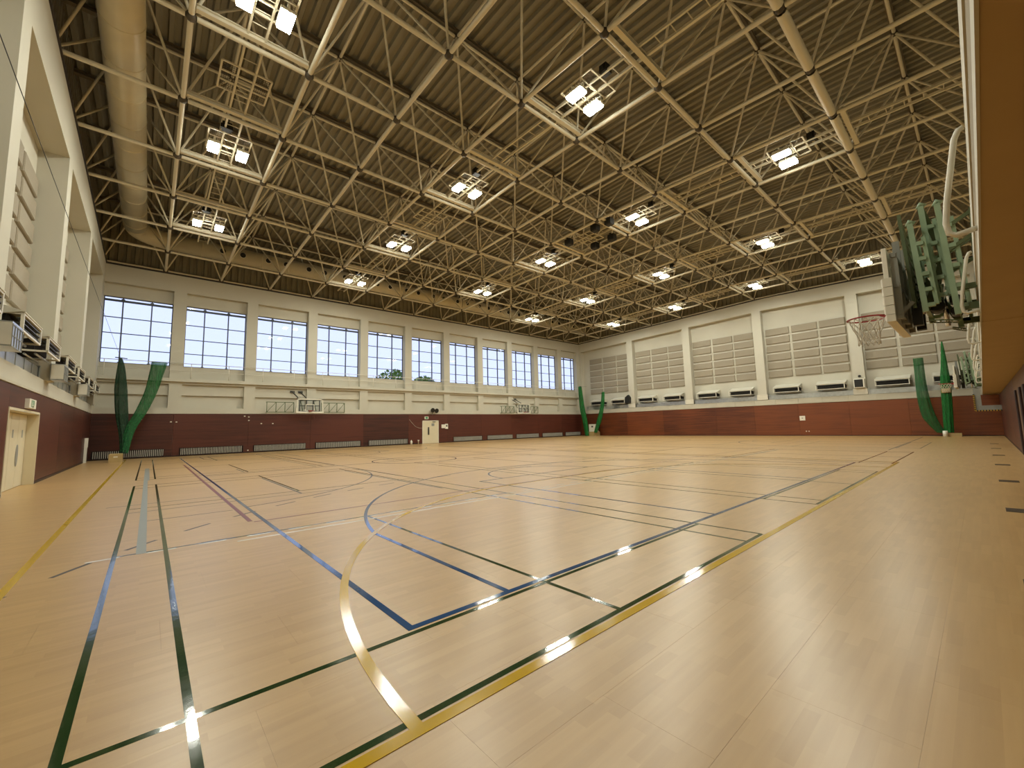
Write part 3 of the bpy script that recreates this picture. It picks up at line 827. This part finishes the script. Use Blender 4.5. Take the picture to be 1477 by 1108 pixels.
for q, (y, h, lab) in enumerate(((19.0, .42, 'white bottle-shaped canister on the floor at the grille end before the white door'), (19.75, .40, 'small white post with a cap on the floor beside the white door'))):
    x0 = XW + .35
    solo('canister', MB().tube([(x0, y, 0), (x0, y, h*.7), (x0, y, h*.82), (x0, y, h)], [.10, .10, .05, .045] if q == 0 else [.04, .04, .09, .09], 10), M['whiteplastic'], (x0, y, 0), lab, 'canister')
solo('corner_post', MB().box(-34.36, -34.2, YL + .01, YL + .13, 0, .88).box(-34.38, -34.18, YL + .01, YL + .15, .88, 1.42), M['whiteplastic'], (-34.28, YL + .07, 0), 'slim white pipe casing standing in the left corner of the timber wall', 'pipe casing')
ex2 = thing('exit_sign', 'white exit sign above the four-leaf door in the left wall', 'exit sign', loc=(-18.9, YL, 2.38))
part('sign_box', MB().bevbox(-19.32, -18.42, YL, YL + .10, 2.38, 2.66, .01, '+y'), M['whiteplastic'], ex2)
pic = MB().box(-19.02, -18.62, YL + .10, YL + .104, 2.42, 2.62); part('pictogram', pic, M['exitgreen'], ex2)
part('figure', MB().box(-18.86, -18.80, YL + .104, YL + .107, 2.47, 2.55).box(-18.87, -18.82, YL + .104, YL + .107, 2.56, 2.60).bar((-18.84, YL + .105, 2.48), (-18.92, YL + .105, 2.43), .02).bar((-18.82, YL + .105, 2.48), (-18.75, YL + .105, 2.44), .02).box(-18.72, -18.66, YL + .104, YL + .107, 2.43, 2.61), M['whiteplastic'], ex2)

# hand rail along the window ledge
hr = thing('ledge_handrail', 'thin white railing along the ledge below the high windows', 'railing', loc=(-36.6, 21, ZLEDGE))
part('top_rail', MB().tube([(-36.6, YL + .1, 6.44), (-36.6, YB - .1, 6.44)], .022, 6), M['white'], hr)
part('middle_rail', MB().tube([(-36.6, YL + .1, 5.90), (-36.6, YB - .1, 5.90)], .014, 5), M['white'], hr)
pm = MB().tube([(0, 0, 0), (0, 0, 1.08)], .02, 6).mesh('post', M['white'])
y = YL + .4
while y < YB: shared('post', pm, hr, Matrix.Translation((-36.6, y, ZLEDGE))); y += 2.205

# ================================================================== NETS
def net(name, path, rad, m, label, flat=(1, 1), n=28, ties=()):
    """pleated bundle of net hung along a path"""
    mb = MB(); N = 24; P = []
    import bisect
    segs = [Vector(p) for p in path]
    def samp(t):
        k = min(int(t * (len(segs) - 1)), len(segs) - 2); f = t * (len(segs) - 1) - k; f2 = f*f*(3-2*f) if False else f
        p0 = segs[max(k-1, 0)]; p1 = segs[k]; p2 = segs[k+1]; p3 = segs[min(k+2, len(segs)-1)]
        c = .5*((2*p1) + (p2-p0)*f + (2*p0-5*p1+4*p2-p3)*f*f + (3*p1-p0-3*p2+p3)*f**3)
        return c, rad[k]*(1-f) + rad[k+1]*f
    for k in range(N + 1):
        c, r = samp(k / N)
        for i in range(n):
            g = 2*math.pi*i/n; q = r * (1 + .16*math.cos(g*7 + k*.12) )
            mb.v.append((c.x + q*math.cos(g)*flat[0], c.y + q*math.sin(g)*flat[1], c.z))
    for k in range(N):
        for i in range(n): mb.f.append((k*n+i, k*n+(i+1)%n, (k+1)*n+(i+1)%n, (k+1)*n+i)); mb.sm.append(True)
    base = path[-1]
    t = thing(name, label, 'net', loc=base)
    part('net_bundle', mb, m, t)
    top = segs[0]
    return t, top
GR = 'green divider nets'
t, top = net('divider_net', [(-34.5, -1.52, 6.25), (-34.5, -1.47, 5.6), (-34.45, -1.43, 4.4), (-34.3, -1.30, 2.8), (-33.9, -1.12, 1.5), (-33.55, -1.05, .46)], [.05, .17, .27, .27, .20, .16], M['net'], 'dark green bunched net hanging upright by the first window, left of the two', (.6, 1))
part('cable', MB().tube([top, (-36.6, top.y, 6.44)], .012, 5).tube([(top.x, top.y - .25, top.z + .02), (top.x, top.y + .3, top.z - .02)], .03, 6), M['darkgrey'], t)
part('span_wire', MB().tube([(-34.5, -1.52, 6.25), (-15, -1.55, 6.25), (XE - .02, -1.56, 6.25)], .006, 5), M['darkgrey'], t, label='long thin dark wire running along the left wall')
t, top = net('divider_net', [(-34.5, .30, 6.12), (-34.5, .18, 5.4), (-34.45, -.05, 4.2), (-34.3, -.42, 3.0), (-33.9, -.88, 1.8), (-33.55, -1.05, .46)], [.36, .32, .28, .26, .22, .16], M['net3'], 'green bunched net slanting up to the right by the first window', (.5, 1))
part('cable', MB().tube([(top.x, top.y - .4, top.z), (top.x, top.y + .5, top.z + .03)], .02, 6).tube([top, (-36.6, top.y, 6.44)], .012, 5), M['darkgrey'], t)
bx = thing('padded_base_box', 'beige padded box on the floor under the two nets by the first window', 'padded box', loc=(-33.3, -1.35, 0))
part('box_body', MB().bevbox(-33.6, -33.0, -1.66, -1.08, 0, .48, .03, '+z'), M['beige'], bx); part('label_plate', MB().box(-33.0, -32.996, -1.46, -1.28, .27, .33), M['whiteplastic'], bx)
t, top = net('divider_net', [(-35.6, 43.6, 6.6), (-35.5, 43.6, 5.2), (-35.35, 43.6, 3.6), (-35.0, 43.6, 2.0), (-34.75, 43.6, .02)], [.24, .30, .34, .34, .26], M['net2'], 'taller green bunched net in the far corner beside the last window', (1, .6))
part('cable', MB().tube([top, (top.x, YB, 6.7)], .012, 5).tube([(top.x - .2, 43.6, 6.62), (top.x + .2, 43.6, 6.62)], .05, 6), M['darkgrey'], t)
t, top = net('divider_net', [(-31.85, 43.6, 5.6), (-31.95, 43.6, 4.6), (-32.2, 43.6, 3.4), (-32.7, 43.6, 1.9), (-33.35, 43.6, .42)], [.19, .22, .26, .32, .22], M['net2'], 'shorter green bunched net in the far corner in front of the panelled wall', (1, .6))
part('cable', MB().tube([top, (top.x, YB - .0, 5.8)], .012, 5), M['darkgrey'], t)
bx = thing('net_box', 'white box on a beige base between the two far-corner nets', 'box', loc=(-34.1, 44.2, 0))
part('box_body', MB().bevbox(-34.65, -33.55, 43.95, 44.5, .55, 1.52, .03, '+z'), M['whiteplastic'], bx); part('base', MB().box(-34.9, -33.4, 43.85, 44.6, 0, .55), M['beige'], bx)
part('dark_mark', MB().box(-34.25, -33.95, 43.945, 43.95, 1.1, 1.3), M['darkgrey'], bx)
t, top = net('divider_net', [(-2.86, 43.6, 5.9), (-2.86, 43.6, 4.4), (-2.82, 43.6, 2.9), (-2.62, 43.6, 1.4), (-2.1, 43.6, .26)], [.25, .26, .30, .34, .20], M['net3'], 'dark green bunched net curving down at the right end of the panelled wall', (1, .6))
part('cable', MB().tube([top, (top.x, YB, 6.0)], .012, 5), M['darkgrey'], t)
t, top = net('divider_net', [(-1.50, 43.6, 6.95), (-1.53, 43.6, 5.4), (-1.58, 43.6, 4.0), (-1.64, 43.6, 2.2), (-1.72, 43.6, .28)], [.03, .15, .24, .25, .24], M['net2'], 'bright green net tied to a point at the top, right end of the panelled wall', (1, .6))
part('tie_band', MB().tube([(-1.60, 43.6, 3.15), (-1.60, 43.6, 3.45)], .26, 16), M['beige'], t)
part('cable', MB().tube([top, (top.x, YB, 7.1)], .012, 5), M['darkgrey'], t)
bx = thing('net_post_base', 'small white post and beige block under the nets at the right end', 'post base', loc=(-1.85, 43.2, 0))
part('post', MB().tube([(-1.9, 43.1, 0), (-1.9, 43.1, .42)], .13, 12), M['whiteplastic'], bx); part('block', MB().box(-1.75, -1.1, 43.2, 43.9, 0, .24), M['beige'], bx)

# ================================================================== VENT HOODS ON THE GALLERIES
def hood(cx, yb, s, label, group, w=1.10):
    """projecting ventilation hood: back plane yb, s = +1 if it projects towards +y, -1 towards -y"""
    h = thing('vent_hood', label, 'vent hood', loc=(cx, yb, 3.98), group=group)
    Y = lambda d: yb + s * d
    D = 1.02
    lid = MB(); zt, zf, th = 4.86, 4.54, .03
    # sloped lid with gable ends
    lid.prism([(cx - w, 0), (cx + w, 0)], 1, 0, 0) if False else None
    v = [(cx-w, Y(0), zt), (cx+w, Y(0), zt), (cx+w, Y(D), zf), (cx-w, Y(D), zf)]
    v += [(a, b, c - th) for a, b, c in v]
    lid.add(v, [(0,1,2,3),(7,6,5,4),(0,4,5,1),(1,5,6,2),(2,6,7,3),(3,7,4,0)])
    for e in (cx - w, cx + w):
        q = [(e, Y(0), zt), (e, Y(0), 4.40), (e, Y(D*.45), 4.40), (e, Y(D), zf)]; q2 = [(a + .012, b, c) for a, b, c in q]
        lid.add(q + q2, [(0,1,2,3),(7,6,5,4),(0,4,5,1),(1,5,6,2),(2,6,7,3),(3,7,4,0)])
    part('lid', lid, M['cream'], h)
    fm = MB(); z0, z1_ = 4.08, 4.49; d = D - .04
    fm.bar((cx-w+.05, Y(d), z0), (cx-w+.05, Y(d), z1_), .06).bar((cx+w-.05, Y(d), z0), (cx+w-.05, Y(d), z1_), .06)
    fm.bar((cx-w+.02, Y(d), z1_), (cx+w-.02, Y(d), z1_), .05).bar((cx-w+.02, Y(d), z0), (cx+w-.02, Y(d), z0), .05)
    for e in (cx-w+.05, cx+w-.05): fm.bar((e, Y(d), z0), (e, Y(0), z0), .05).bar((e, Y(d), z1_), (e, Y(0), z1_), .05)
    part('frame', fm, M['white'], h)
    for zz in (4.15, 4.27, 4.39):
        part('louvre', MB().bar((cx-w+.08, Y(d-.05), zz), (cx+w-.08, Y(d-.05), zz), .12, .025), M['darkgrey'], h)
    part('damper_box', MB().box(cx-w+.10, cx+w-.10, Y(0), Y(d*.72), z0 + .04, z1_ - .03), M['grilleback'], h)
    pp = MB()
    for e, zz in ((.30, 4.0), (.52, 3.98), (.74, 4.0)): pp.tube([(cx-w+.1, Y(e), zz), (cx+w-.1, Y(e), zz)], .03, 6)
    part('pipes', pp, M['galv'], h, label='three thin galvanised pipes under the hood')
    return h
hn = 0
ORD = ['first', 'second', 'third', 'fourth', 'fifth', 'sixth', 'seventh', 'eighth', 'ninth', 'tenth']
for c in BAYC:
    for dx in (-1.62, 1.72):
        cx = (c if c > -30 else c + .3) + dx
        hood(cx, YREC, -1, '%s white-lidded vent hood along the panelled wall, counted from the far corner' % ORD[hn], 'vent hoods on the panelled wall', 1.06); hn += 1
hn = 0
for c in BAYC[:4]:
    for dx in (-1.72, 1.62):
        if c > -12 and dx > 0: continue
        hood(c + dx, YLR, 1, '%s white-lidded vent hood on the left wall gallery, counted from the window corner' % ORD[hn], 'vent hoods on the left wall', 1.10); hn += 1
# galvanised trunking on the galleries and boxes round the pillar feet
for wn_i, (yb, s, lab) in enumerate(((YREC, -1, 'panelled wall'), (YLR, 1, 'left wall'))):
    Y = lambda d: yb + s*d
    ends = BP if wn_i == 0 else [-36.4, -28.62, -21.33, -14.05, -6.62]
    for k, (a, b) in enumerate(zip(ends, ends[1:])):
        tr = MB().box(a + .55, b - .55, Y(.02), Y(.50), 3.46, 3.86)
        x = a + .55
        while x < b - .6: tr.box(x, x + .03, Y(.02), Y(.515), 3.46, 3.875); x += 1.05
        tr.box(a + .50, a + .58, Y(.02), Y(.54), 3.46, 3.92).box(b - .58, b - .50, Y(.02), Y(.54), 3.46, 3.92)
        solo('steel_trunking', tr, M['galv'], ((a+b)/2, Y(.25), 3.46), '%s galvanised trunking run on the %s gallery, counted from the window wall' % (ORD[k], lab), 'trunking', 'galvanised trunking on the galleries')
    for k, c in enumerate(ends[1:] if wn_i == 0 else ends[1:4]):
        if c > 0: continue
        pd = .66 if wn_i == 0 else .78
        bx = thing('pillar_box', 'pale metal box at the foot of the %s %s pillar from the windows' % (ORD[k], lab.replace(' wall', '-wall')), 'metal box', loc=(c, Y(pd + .1), 3.46), group='metal boxes at the pillar feet')
        e = Y(pd + (.02 if wn_i == 0 else .30))
        part('box_body', MB().box(c - .46, c + .46, Y(pd - .02), e, 3.47, 3.97 if wn_i == 0 else 4.02), M['white'] if wn_i == 0 else M['galv'], bx)
        lt = MB(); f_ = e + s*.012
        for q in range(5): lt.box(c - .46 + .92*q/4 - .015, c - .46 + .92*q/4 + .015, e, f_, 3.47, 3.97)
        for q in range(3): lt.box(c - .46, c + .46, e, f_, 3.48 + .235*q - .012, 3.48 + .235*q + .012)
        part('lattice', lt, M['white'] if wn_i == 0 else M['grey'], bx)
        if wn_i == 1:
            for sd in (-1, 1):
                pn = MB()
                part('side_panel', pn.box(c + sd*.46, c + sd*.475, Y(pd), e, 3.5, 3.99), M['white'], bx)
def speaker(c, lab):
    sp = thing('wall_speaker', lab, 'speaker', loc=(c, YB - .05, 4.0))
    part('cabinet', MB().bevbox(c - .36, c + .36, YB - .32, YB - .03, 4.0, 4.78, .03, '-y'), M['whiteplastic'], sp)
    part('grille_cloth', MB().box(c - .30, c + .26, YB - .335, YB - .315, 4.08, 4.72), M['black'], sp)
    part('camera_dome', MB().tube([(c + .05, YB - .05, 5.0), (c + .05, YB - .16, 5.0), (c + .05, YB - .2, 5.0)], [.10, .10, .05], 10), M['black'], sp)
speaker(-6.62, 'black-fronted speaker on the panelled-wall pillar beside the large hoop')
sp = thing('wall_speaker', 'black angled speaker on the panelled-wall pillar nearest the far corner', 'speaker', loc=(-29.2, YB - .05, 4.0))
part('cabinet', MB().prism([(-29.45, 4.05), (-28.75, 4.05), (-28.70, 4.7), (-28.95, 5.05), (-29.40, 4.75)], 1, YB - .35, YB - .02), M['black'], sp)
part('bracket', MB().bar((-29.0, YB - .02, 4.9), (-28.85, YB - .3, 5.05), .06), M['darkgrey'], sp)
cl = thing('wall_plate', 'small square white plate on the timber of the panelled wall', 'wall plate', loc=(-10.95, YB, 1.55))
part('plate', MB().bevbox(-11.15, -10.72, YB - .03, YB, 1.38, 1.80, .008, '-y'), M['whiteplastic'], cl); part('slot', MB().box(-11.0, -10.87, YB - .033, YB - .029, 1.56, 1.64), M['grey'], cl)
for k, x in enumerate((-10.72, -10.52)):
    part('socket_cap', MB().tube([(x, YB, .40), (x, YB - .03, .40)], .05, 8), M['whiteplastic'], wall_north)

# ================================================================== WINDOW-WALL HOOPS
def window_hoop(yc, label):
    h = thing('basketball_hoop', label, 'basketball hoop', loc=(XW, yc, 2.95), group='hoops folded on the window wall')
    xb = XW + .85
    b0, b1, z0, z1_ = yc - 1.0, yc + 1.0, 2.97, 4.12
    bd = MB().box(xb, xb + .06, b0, b0 + .09, z0 + .12, z1_).box(xb, xb + .06, b1 - .09, b1, z0 + .12, z1_).box(xb, xb + .06, b0, b1, z1_ - .09, z1_).box(xb, xb + .06, b0, b1, z0 + .06, z0 + .12)
    part('board_frame', bd, M['white'], h)
    part('backboard', MB().box(xb + .02, xb + .035, b0 + .06, b1 - .06, z0 + .1, z1_ - .05), M['glass'], h)
    part('target_square', MB().box(xb + .036, xb + .042, yc - .33, yc + .33, 3.62, 3.67).box(xb + .036, xb + .042, yc - .33, yc - .28, 3.14, 3.62).box(xb + .036, xb + .042, yc + .28, yc + .33, 3.14, 3.62).box(xb + .036, xb + .042, yc - .33, yc + .33, 3.12, 3.17), M['white'], h)
    pd = MB(); pd.bevbox(xb - .03, xb + .10, b0 - .05, b1 + .05, z0 - .03, z0 + .10, .03, '+x').bevbox(xb - .03, xb + .10, b0 - .05, b0 + .05, z0 + .1, z0 + .42, .03, '+x').bevbox(xb - .03, xb + .10, b1 - .05, b1 + .05, z0 + .1, z0 + .42, .03, '+x')
    part('edge_padding', pd, M['white'], h)
    rim = [(xb + .45 + .25*math.cos(t), yc + .25*math.sin(t), 3.14) for t in [2*math.pi*k/20 for k in range(20)]]
    part('rim', MB().tube(rim, .013, 6, closed=True).box(xb + .06, xb + .22, yc - .12, yc + .12, 3.10, 3.16), M['rimred'], h)
    fr = MB()
    for y in (yc - .75, yc - .25, yc + .25, yc + .75): fr.bar((xb - .05, y, 3.0), (xb - .05, y, 4.05), .07)
    for z in (3.1, 3.55, 4.0): fr.bar((xb - .05, yc - .8, z), (xb - .05, yc + .8, z), .06)
    part('carrier_frame', fr, M['darkgrey'], h)
    am = MB()
    for y in (yc - .5, yc + .5):
        for z in (3.1, 4.0): am.bar((xb - .05, y, z), (XW, y, z), .07)
        am.bar((xb - .05, y, 3.1), (XW, y, 4.0), .05)
    part('arm', am, M['greendark'], h)
    for sg in (-1, 1):
        a, b = yc + sg*1.05, yc + sg*2.95; tr = MB(); xf = XW + .25
        for z in (3.05, 3.84): tr.bar((xf, a, z), (xf, b, z), .05)
        for k in range(4): tr.bar((xf, a + (b-a)*k/3, 3.05), (xf, a + (b-a)*k/3, 3.84), .045)
        for k in range(3): tr.bar((xf, a + (b-a)*k/3, 3.84 if sg < 0 else 3.05), (xf, a + (b-a)*(k+1)/3, 3.05 if sg < 0 else 3.84), .03)
        for z in (3.05, 3.84): tr.bar((xf, b, z), (XW, b, z), .05)
        part('side_truss', tr, M['greendark'], h)
    tp = MB()
    for y in (yc - .95, yc - .35): tp.bar((XW - .12, y - .15, 4.72), (xb - .2, y + .1, 4.2), .06).box(XW - .18, XW - .1, y - .3, y + .02, 4.64, 4.80)
    part('tie_rod', tp, M['darkgrey'], h)
    return h
window_hoop(9.72, 'clear basketball backboard folded on the window wall, third and fourth windows from the left')
window_hoop(33.4, 'clear basketball backboard folded on the window wall near the far corner')

# ================================================================== BALCONY HOOPS
def balcony_hoop(yc, label):
    h = thing('basketball_hoop', label, 'basketball hoop', loc=(XEDGE, yc, 3.0), group='green folding hoops on the balcony edge')
    X = -.82; b0, b1 = yc - 1.0, yc + 1.0; zb, zt = 3.06, 4.22
    bd = MB().bevbox(X - .03, X + .03, b0, b1, zb, zt, .006, '-x'); part('backboard', bd, M['whiteplastic'], h)
    tg = MB().box(X - .034, X - .029, yc - .33, yc + .33, 3.82, 3.87).box(X - .034, X - .029, yc - .33, yc + .33, 3.33, 3.38).box(X - .034, X - .029, yc - .33, yc - .28, 3.33, 3.87).box(X - .034, X - .029, yc + .28, yc + .33, 3.33, 3.87)
    part('target_square', tg, M['black'], h)
    pd = MB(); pd.bevbox(X - .07, X + .06, b0 - .04, b1 + .04, zb - .05, zb + .06, .025, '-x')
    for e in (b0 - .04, b1 - .06):
        for k in range(4): pd.bevbox(X - .07, X + .06, e, e + .10, zb + .065 + k*.15, zb + .205 + k*.15, .02, '-x')
    part('edge_padding', pd, M['white'], h)
    rx, rz = X - .42, 3.30
    rim = [(rx + .28*math.cos(t), yc + .28*math.sin(t), rz) for t in [2*math.pi*k/28 for k in range(28)]]
    rm = part('rim', MB().tube(rim, .014, 6, closed=True).box(X - .16, X - .03, yc - .14, yc + .14, rz - .05, rz + .02).bar((X - .05, yc - .1, rz - .10), (X - .22, yc - .2, rz - .01), .02).bar((X - .05, yc + .1, rz - .10), (X - .22, yc + .2, rz - .01), .02), M['rimred'], h)
    nt = MB(); prof = [(.27, 0), (.235, -.10), (.20, -.20), (.165, -.30), (.15, -.40), (.16, -.48)]; nn = 12
    for k in range(len(prof) - 1):
        (r0, h0), (r1, h1) = prof[k], prof[k+1]
        for i in range(nn):
            for sg in (0, 1):
                a0 = 2*math.pi*(i + .5*(k % 2))/nn; a1 = 2*math.pi*(i + .5*(k % 2) + (.5 if sg else -.5))/nn
                nt.tube([(rx + r0*math.cos(a0), yc + r0*math.sin(a0), rz + h0), (rx + r1*math.cos(a1), yc + r1*math.sin(a1), rz + h1)], .007, 4, caps=False)
    part('net', nt, M['cord'], rm)
    # steel carrier behind the board
    fr = MB()
    for y in (yc - .85, yc - .28, yc + .28, yc + .85): fr.bar((X + .10, y, zb), (X + .10, y, 4.5 if abs(y - yc) < .5 else 4.15), .06, .09)
    for z in (3.15, 3.6, 4.1): fr.bar((X + .10, yc - .9, z), (X + .10, yc + .9, z), .06)
    for y in (yc - .6, yc + .6): fr.bar((X + .06, y, 3.15), (X + .25, y, 3.35), .05)
    part('carrier_frame', fr, M['grey'], h)
    # thin dark outer ladder frame
    ol = MB()
    for y in (yc - .55, yc + .55): ol.bar((-.56, y, 3.25), (-.62, y, 4.85), .045)
    for k in range(11): ol.bar((-.56 - .006*k, yc - .55, 3.3 + .15*k), (-.56 - .006*k, yc + .55, 3.3 + .15*k), .025)
    for k in range(3): ol.bar((-.56, yc - .35 + .35*k, 3.3), (-.58, yc - .35 + .35*k, 3.9), .025)
    part('ladder_frame', ol, M['greendark'], h)
    # green folding arms, three pairs of box tubes with lugs
    for q, (xb_, xt_, z0, z1_, hy_) in enumerate(((-.44, -.50, 3.15, 4.62, .62), (-.30, -.36, 3.30, 4.92, .45), (-.10, -.17, 3.02, 4.80, .70))):
        for sg in (-1, 1):
            yy_ = yc + sg*hy_; ar = MB()
            ar.bar((xb_, yy_, z0), (xt_, yy_, z1_), .07, .07, up=(0, 1, 0)).bar((xb_ + .13, yy_ + .03, z0 + .1), (xt_ + .13, yy_ + .03, z1_ - .25), .05, .06, up=(0, 1, 0))
            ar.tube([(xt_ - .03, yy_, z1_ - .02), (xt_, yy_, z1_ + .05), (xt_ + .05, yy_, z1_)], .035, 8)
            for k in range(5):
                f = (k + .4)/5; px_ = xb_ + (xt_ - xb_)*f; pz_ = z0 + (z1_ - z0 - .2)*f
                ar.box(px_ + .02, px_ + .12, yy_ - .03, yy_ + .04, pz_ - .03, pz_ + .03)
            part('folding_arm', ar, M['green'], h)
        cb = MB()
        for k in range(5):
            f = (k + .4)/5; px_ = xb_ + (xt_ - xb_)*f; pz_ = z0 + (z1_ - z0)*f
            cb.bar((px_, yc - hy_, pz_), (px_, yc + hy_, pz_), .05)
        cb.bar((xb_, yc - hy_, z0 + .2), (xt_, yc + hy_, z1_ - .3), .035)
        part('cross_tie', cb, M['green'], h)
    for a, b, sg in (((-.46, 3.2), (-.15, 4.1), -1), ((-.46, 3.9), (-.12, 3.1), 1), ((-.36, 4.9), (-.14, 3.9), -1), ((-.36, 3.4), (-.16, 4.6), 1)):
        part('scissor_link', MB().bar((a[0], yc + sg*.33, a[1]), (b[0], yc + sg*.33, b[1]), .08, .05, up=(0, 1, 0)), M['greendark'], h)
    part('actuator', MB().tube([(-.50, yc - .12, 3.2), (-.52, yc - .12, 4.0)], .035, 10).tube([(-.24, yc + .1, 2.98), (-.26, yc + .1, 3.7)], .035, 10), M['chrome'], h)
    mt = MB()
    for z in (3.2, 3.4): mt.tube([(-.12, yc - .05, z), (-.12, yc + .28, z)], .07, 10)
    mt.tube([(-.34, yc - .2, 3.32), (-.34, yc + .2, 3.32)], .10, 12).tube([(-.58, yc - .3, 3.2), (-.58, yc + .3, 3.2)], .05, 10).box(-.62, -.50, yc - .35, yc - .2, 3.0, 3.35).box(-.62, -.50, yc + .2, yc + .35, 3.0, 3.35)
    part('winch', mt, M['black'], h)
    gd = MB()
    for sg, xa, xb2 in ((-1, -.42, -.12), (1, -.2, -.05)):
        for t_ in (0, .25): gd.bar((xa, yc + sg*.55 + t_, 3.02), (xb2, yc + sg*.55 + t_, 2.96), .02)
        for k in range(6): gd.bar((xa + (xb2 - xa)*k/5, yc + sg*.55, 3.02 - .012*k), (xa + (xb2 - xa)*k/5, yc + sg*.55 + .25, 3.02 - .012*k), .015)
    part('guard_grid', gd, M['greendark'], h)
    for sg in (-1, 1):
        br = MB().bar((-.12, yc + sg*.70, 3.12), (XEDGE, yc + sg*.70, 3.12), .06, .10).bar((-.12, yc + sg*.70, 3.42), (XEDGE, yc + sg*.70, 3.42), .06, .08)
        br.bar((-.16, yc + sg*.70, 4.0), (XEDGE + .05, yc + sg*.70, 4.2), .05).bar((-.17, yc + sg*.70, 4.35), (XEDGE + .05, yc + sg*.70, 4.55), .05).bar((XEDGE + .03, yc + sg*.70, 3.0), (XEDGE + .05, yc + sg*.70, 4.6), .06)
        part('wall_bracket', br, M['greendark'], h)
    return h
balcony_hoop(9.8, 'large green folding basketball hoop with white board hung from the balcony edge')
balcony_hoop(33.8, 'distant green folding basketball hoop on the balcony edge near the panelled wall')

# ---- white loop rails on the balcony edge
def loop(yc, k):
    xo, xi = XEDGE - .01, -.055
    p = [(xo, yc, 3.86), (xi + .10, yc, 3.85)]
    p = [(xo, yc, 3.90), (xo - .03, yc, 3.89), (xo - .06, yc, 3.82), (xi + .02, yc, 3.30), (xi, yc, 3.12), (xi + .01, yc, 3.03), (xi + .05, yc, 3.0), (xo, yc, 3.02)]
    solo('rail_loop', MB().tube(p, .022, 10), M['white'], (xo, yc, 3.0), '%s white bent tube rail loop along the balcony edge from the camera' % names[k], 'rail loop', 'white rail loops on the balcony edge')
for k, y in enumerate((5, 9, 13, 17, 21, 25, 29)): loop(y, k)

# ---- grey L-shaped beam with hazard tape at the far end, floor plates, wall bars
hz = thing('hazard_beam', 'grey L-shaped steel beam with yellow and black hazard edge under the balcony end', 'beam', loc=(.2, 42, 1.76))
hb = MB().box(-.30, .02, 41.9, 42.3, 1.78, 3.30).box(.02, XR, 41.9, 42.3, 1.78, 2.12)
part('beam_body', hb, M['grey'], hz)
M['hzy'] = mat('hazard_yellow', '#b89028', .5); M['hzk'] = mat('hazard_black', '#1a1812', .5)
hy_, hk_ = MB(), MB()
def stripes(p0, p1, n, w):
    for k in range(n):
        a = Vector(p0).lerp(Vector(p1), k/n); b = Vector(p0).lerp(Vector(p1), (k+1)/n)
        (hy_ if k % 2 == 0 else hk_).bar(a, b, w)
stripes((-.30, 41.89, 1.78), (-.30, 41.89, 2.9), 18, .08); stripes((-.30, 41.89, 1.78), (XR, 41.89, 1.78), 18, .08)
part('yellow_stripes', hy_, M['hzy'], hz); part('black_stripes', hk_, M['hzk'], hz)
for k, (y, d) in enumerate(((5.85, .4), (10.25, .62), (14.6, .62), (19.23, .5), (23.66, .45), (28.3, .45), (32.9, .45))):
    solo('floor_plate', MB().bevbox(.10, .40, y - .2, y + .2, 0, .004, .003, '+z'), M['plate'], (.25, y, 0), '%s dark socket plate in the floor along the balcony wall from the camera' % names[k], 'floor plate', 'dark floor plates by the balcony wall')
for k, y in enumerate((18.9, 20.8, 23.4)):
    solo('wall_buffer', MB().bevbox(XR - .06, XR, y - .22, y + .22, .05, 2.35, .02, '-x'), M['skin_oak'], (XR, y, .05), '%s dark upright buffer board on the timber wall under the balcony' % names[k], 'buffer board', 'buffer boards under the balcony')

# ================================================================== OUTSIDE
solo('outside_ground', MB().box(-260, XW - 1.2, -150, 260, -.5, -.3), M['grass'], (-120, 40, -.5), kind='structure')
def tree(x, y, h, r, label):
    t = thing('tree', label, 'tree', loc=(x, y, -.3))
    part('trunk', MB().tube([(x, y, -.35), (x + .1, y, h*.4), (x, y + .1, h*.75)], [.28, .2, .1], 8), M['bark'], t)
    rnd = random.Random(int(abs(x*7 + y*13))); mb = MB()
    for k in range(700):
        u = Vector((rnd.gauss(0, 1), rnd.gauss(0, 1), rnd.gauss(0, 1))).normalized() * (r * rnd.random()**.4)
        c = Vector((x, y, h - r*.8)) + Vector((u.x, u.y, u.z*.8)); a = Vector((rnd.gauss(0,1), rnd.gauss(0,1), rnd.gauss(0,1))).normalized(); b = a.orthogonal().normalized(); s_ = .18 + .14*rnd.random()
        mb.add([c - a*s_, c + b*s_*.5, c + a*s_, c - b*s_*.5], [(0,1,2,3)])
    part('crown', mb, M['leaf'], t, kind='stuff')
tree(-52, 24.6, 9.6, 2.6, 'green tree top behind the glass of the fifth window')
tree(-58, 32.5, 9.8, 1.8, 'small green tree top seen low through the sixth window')
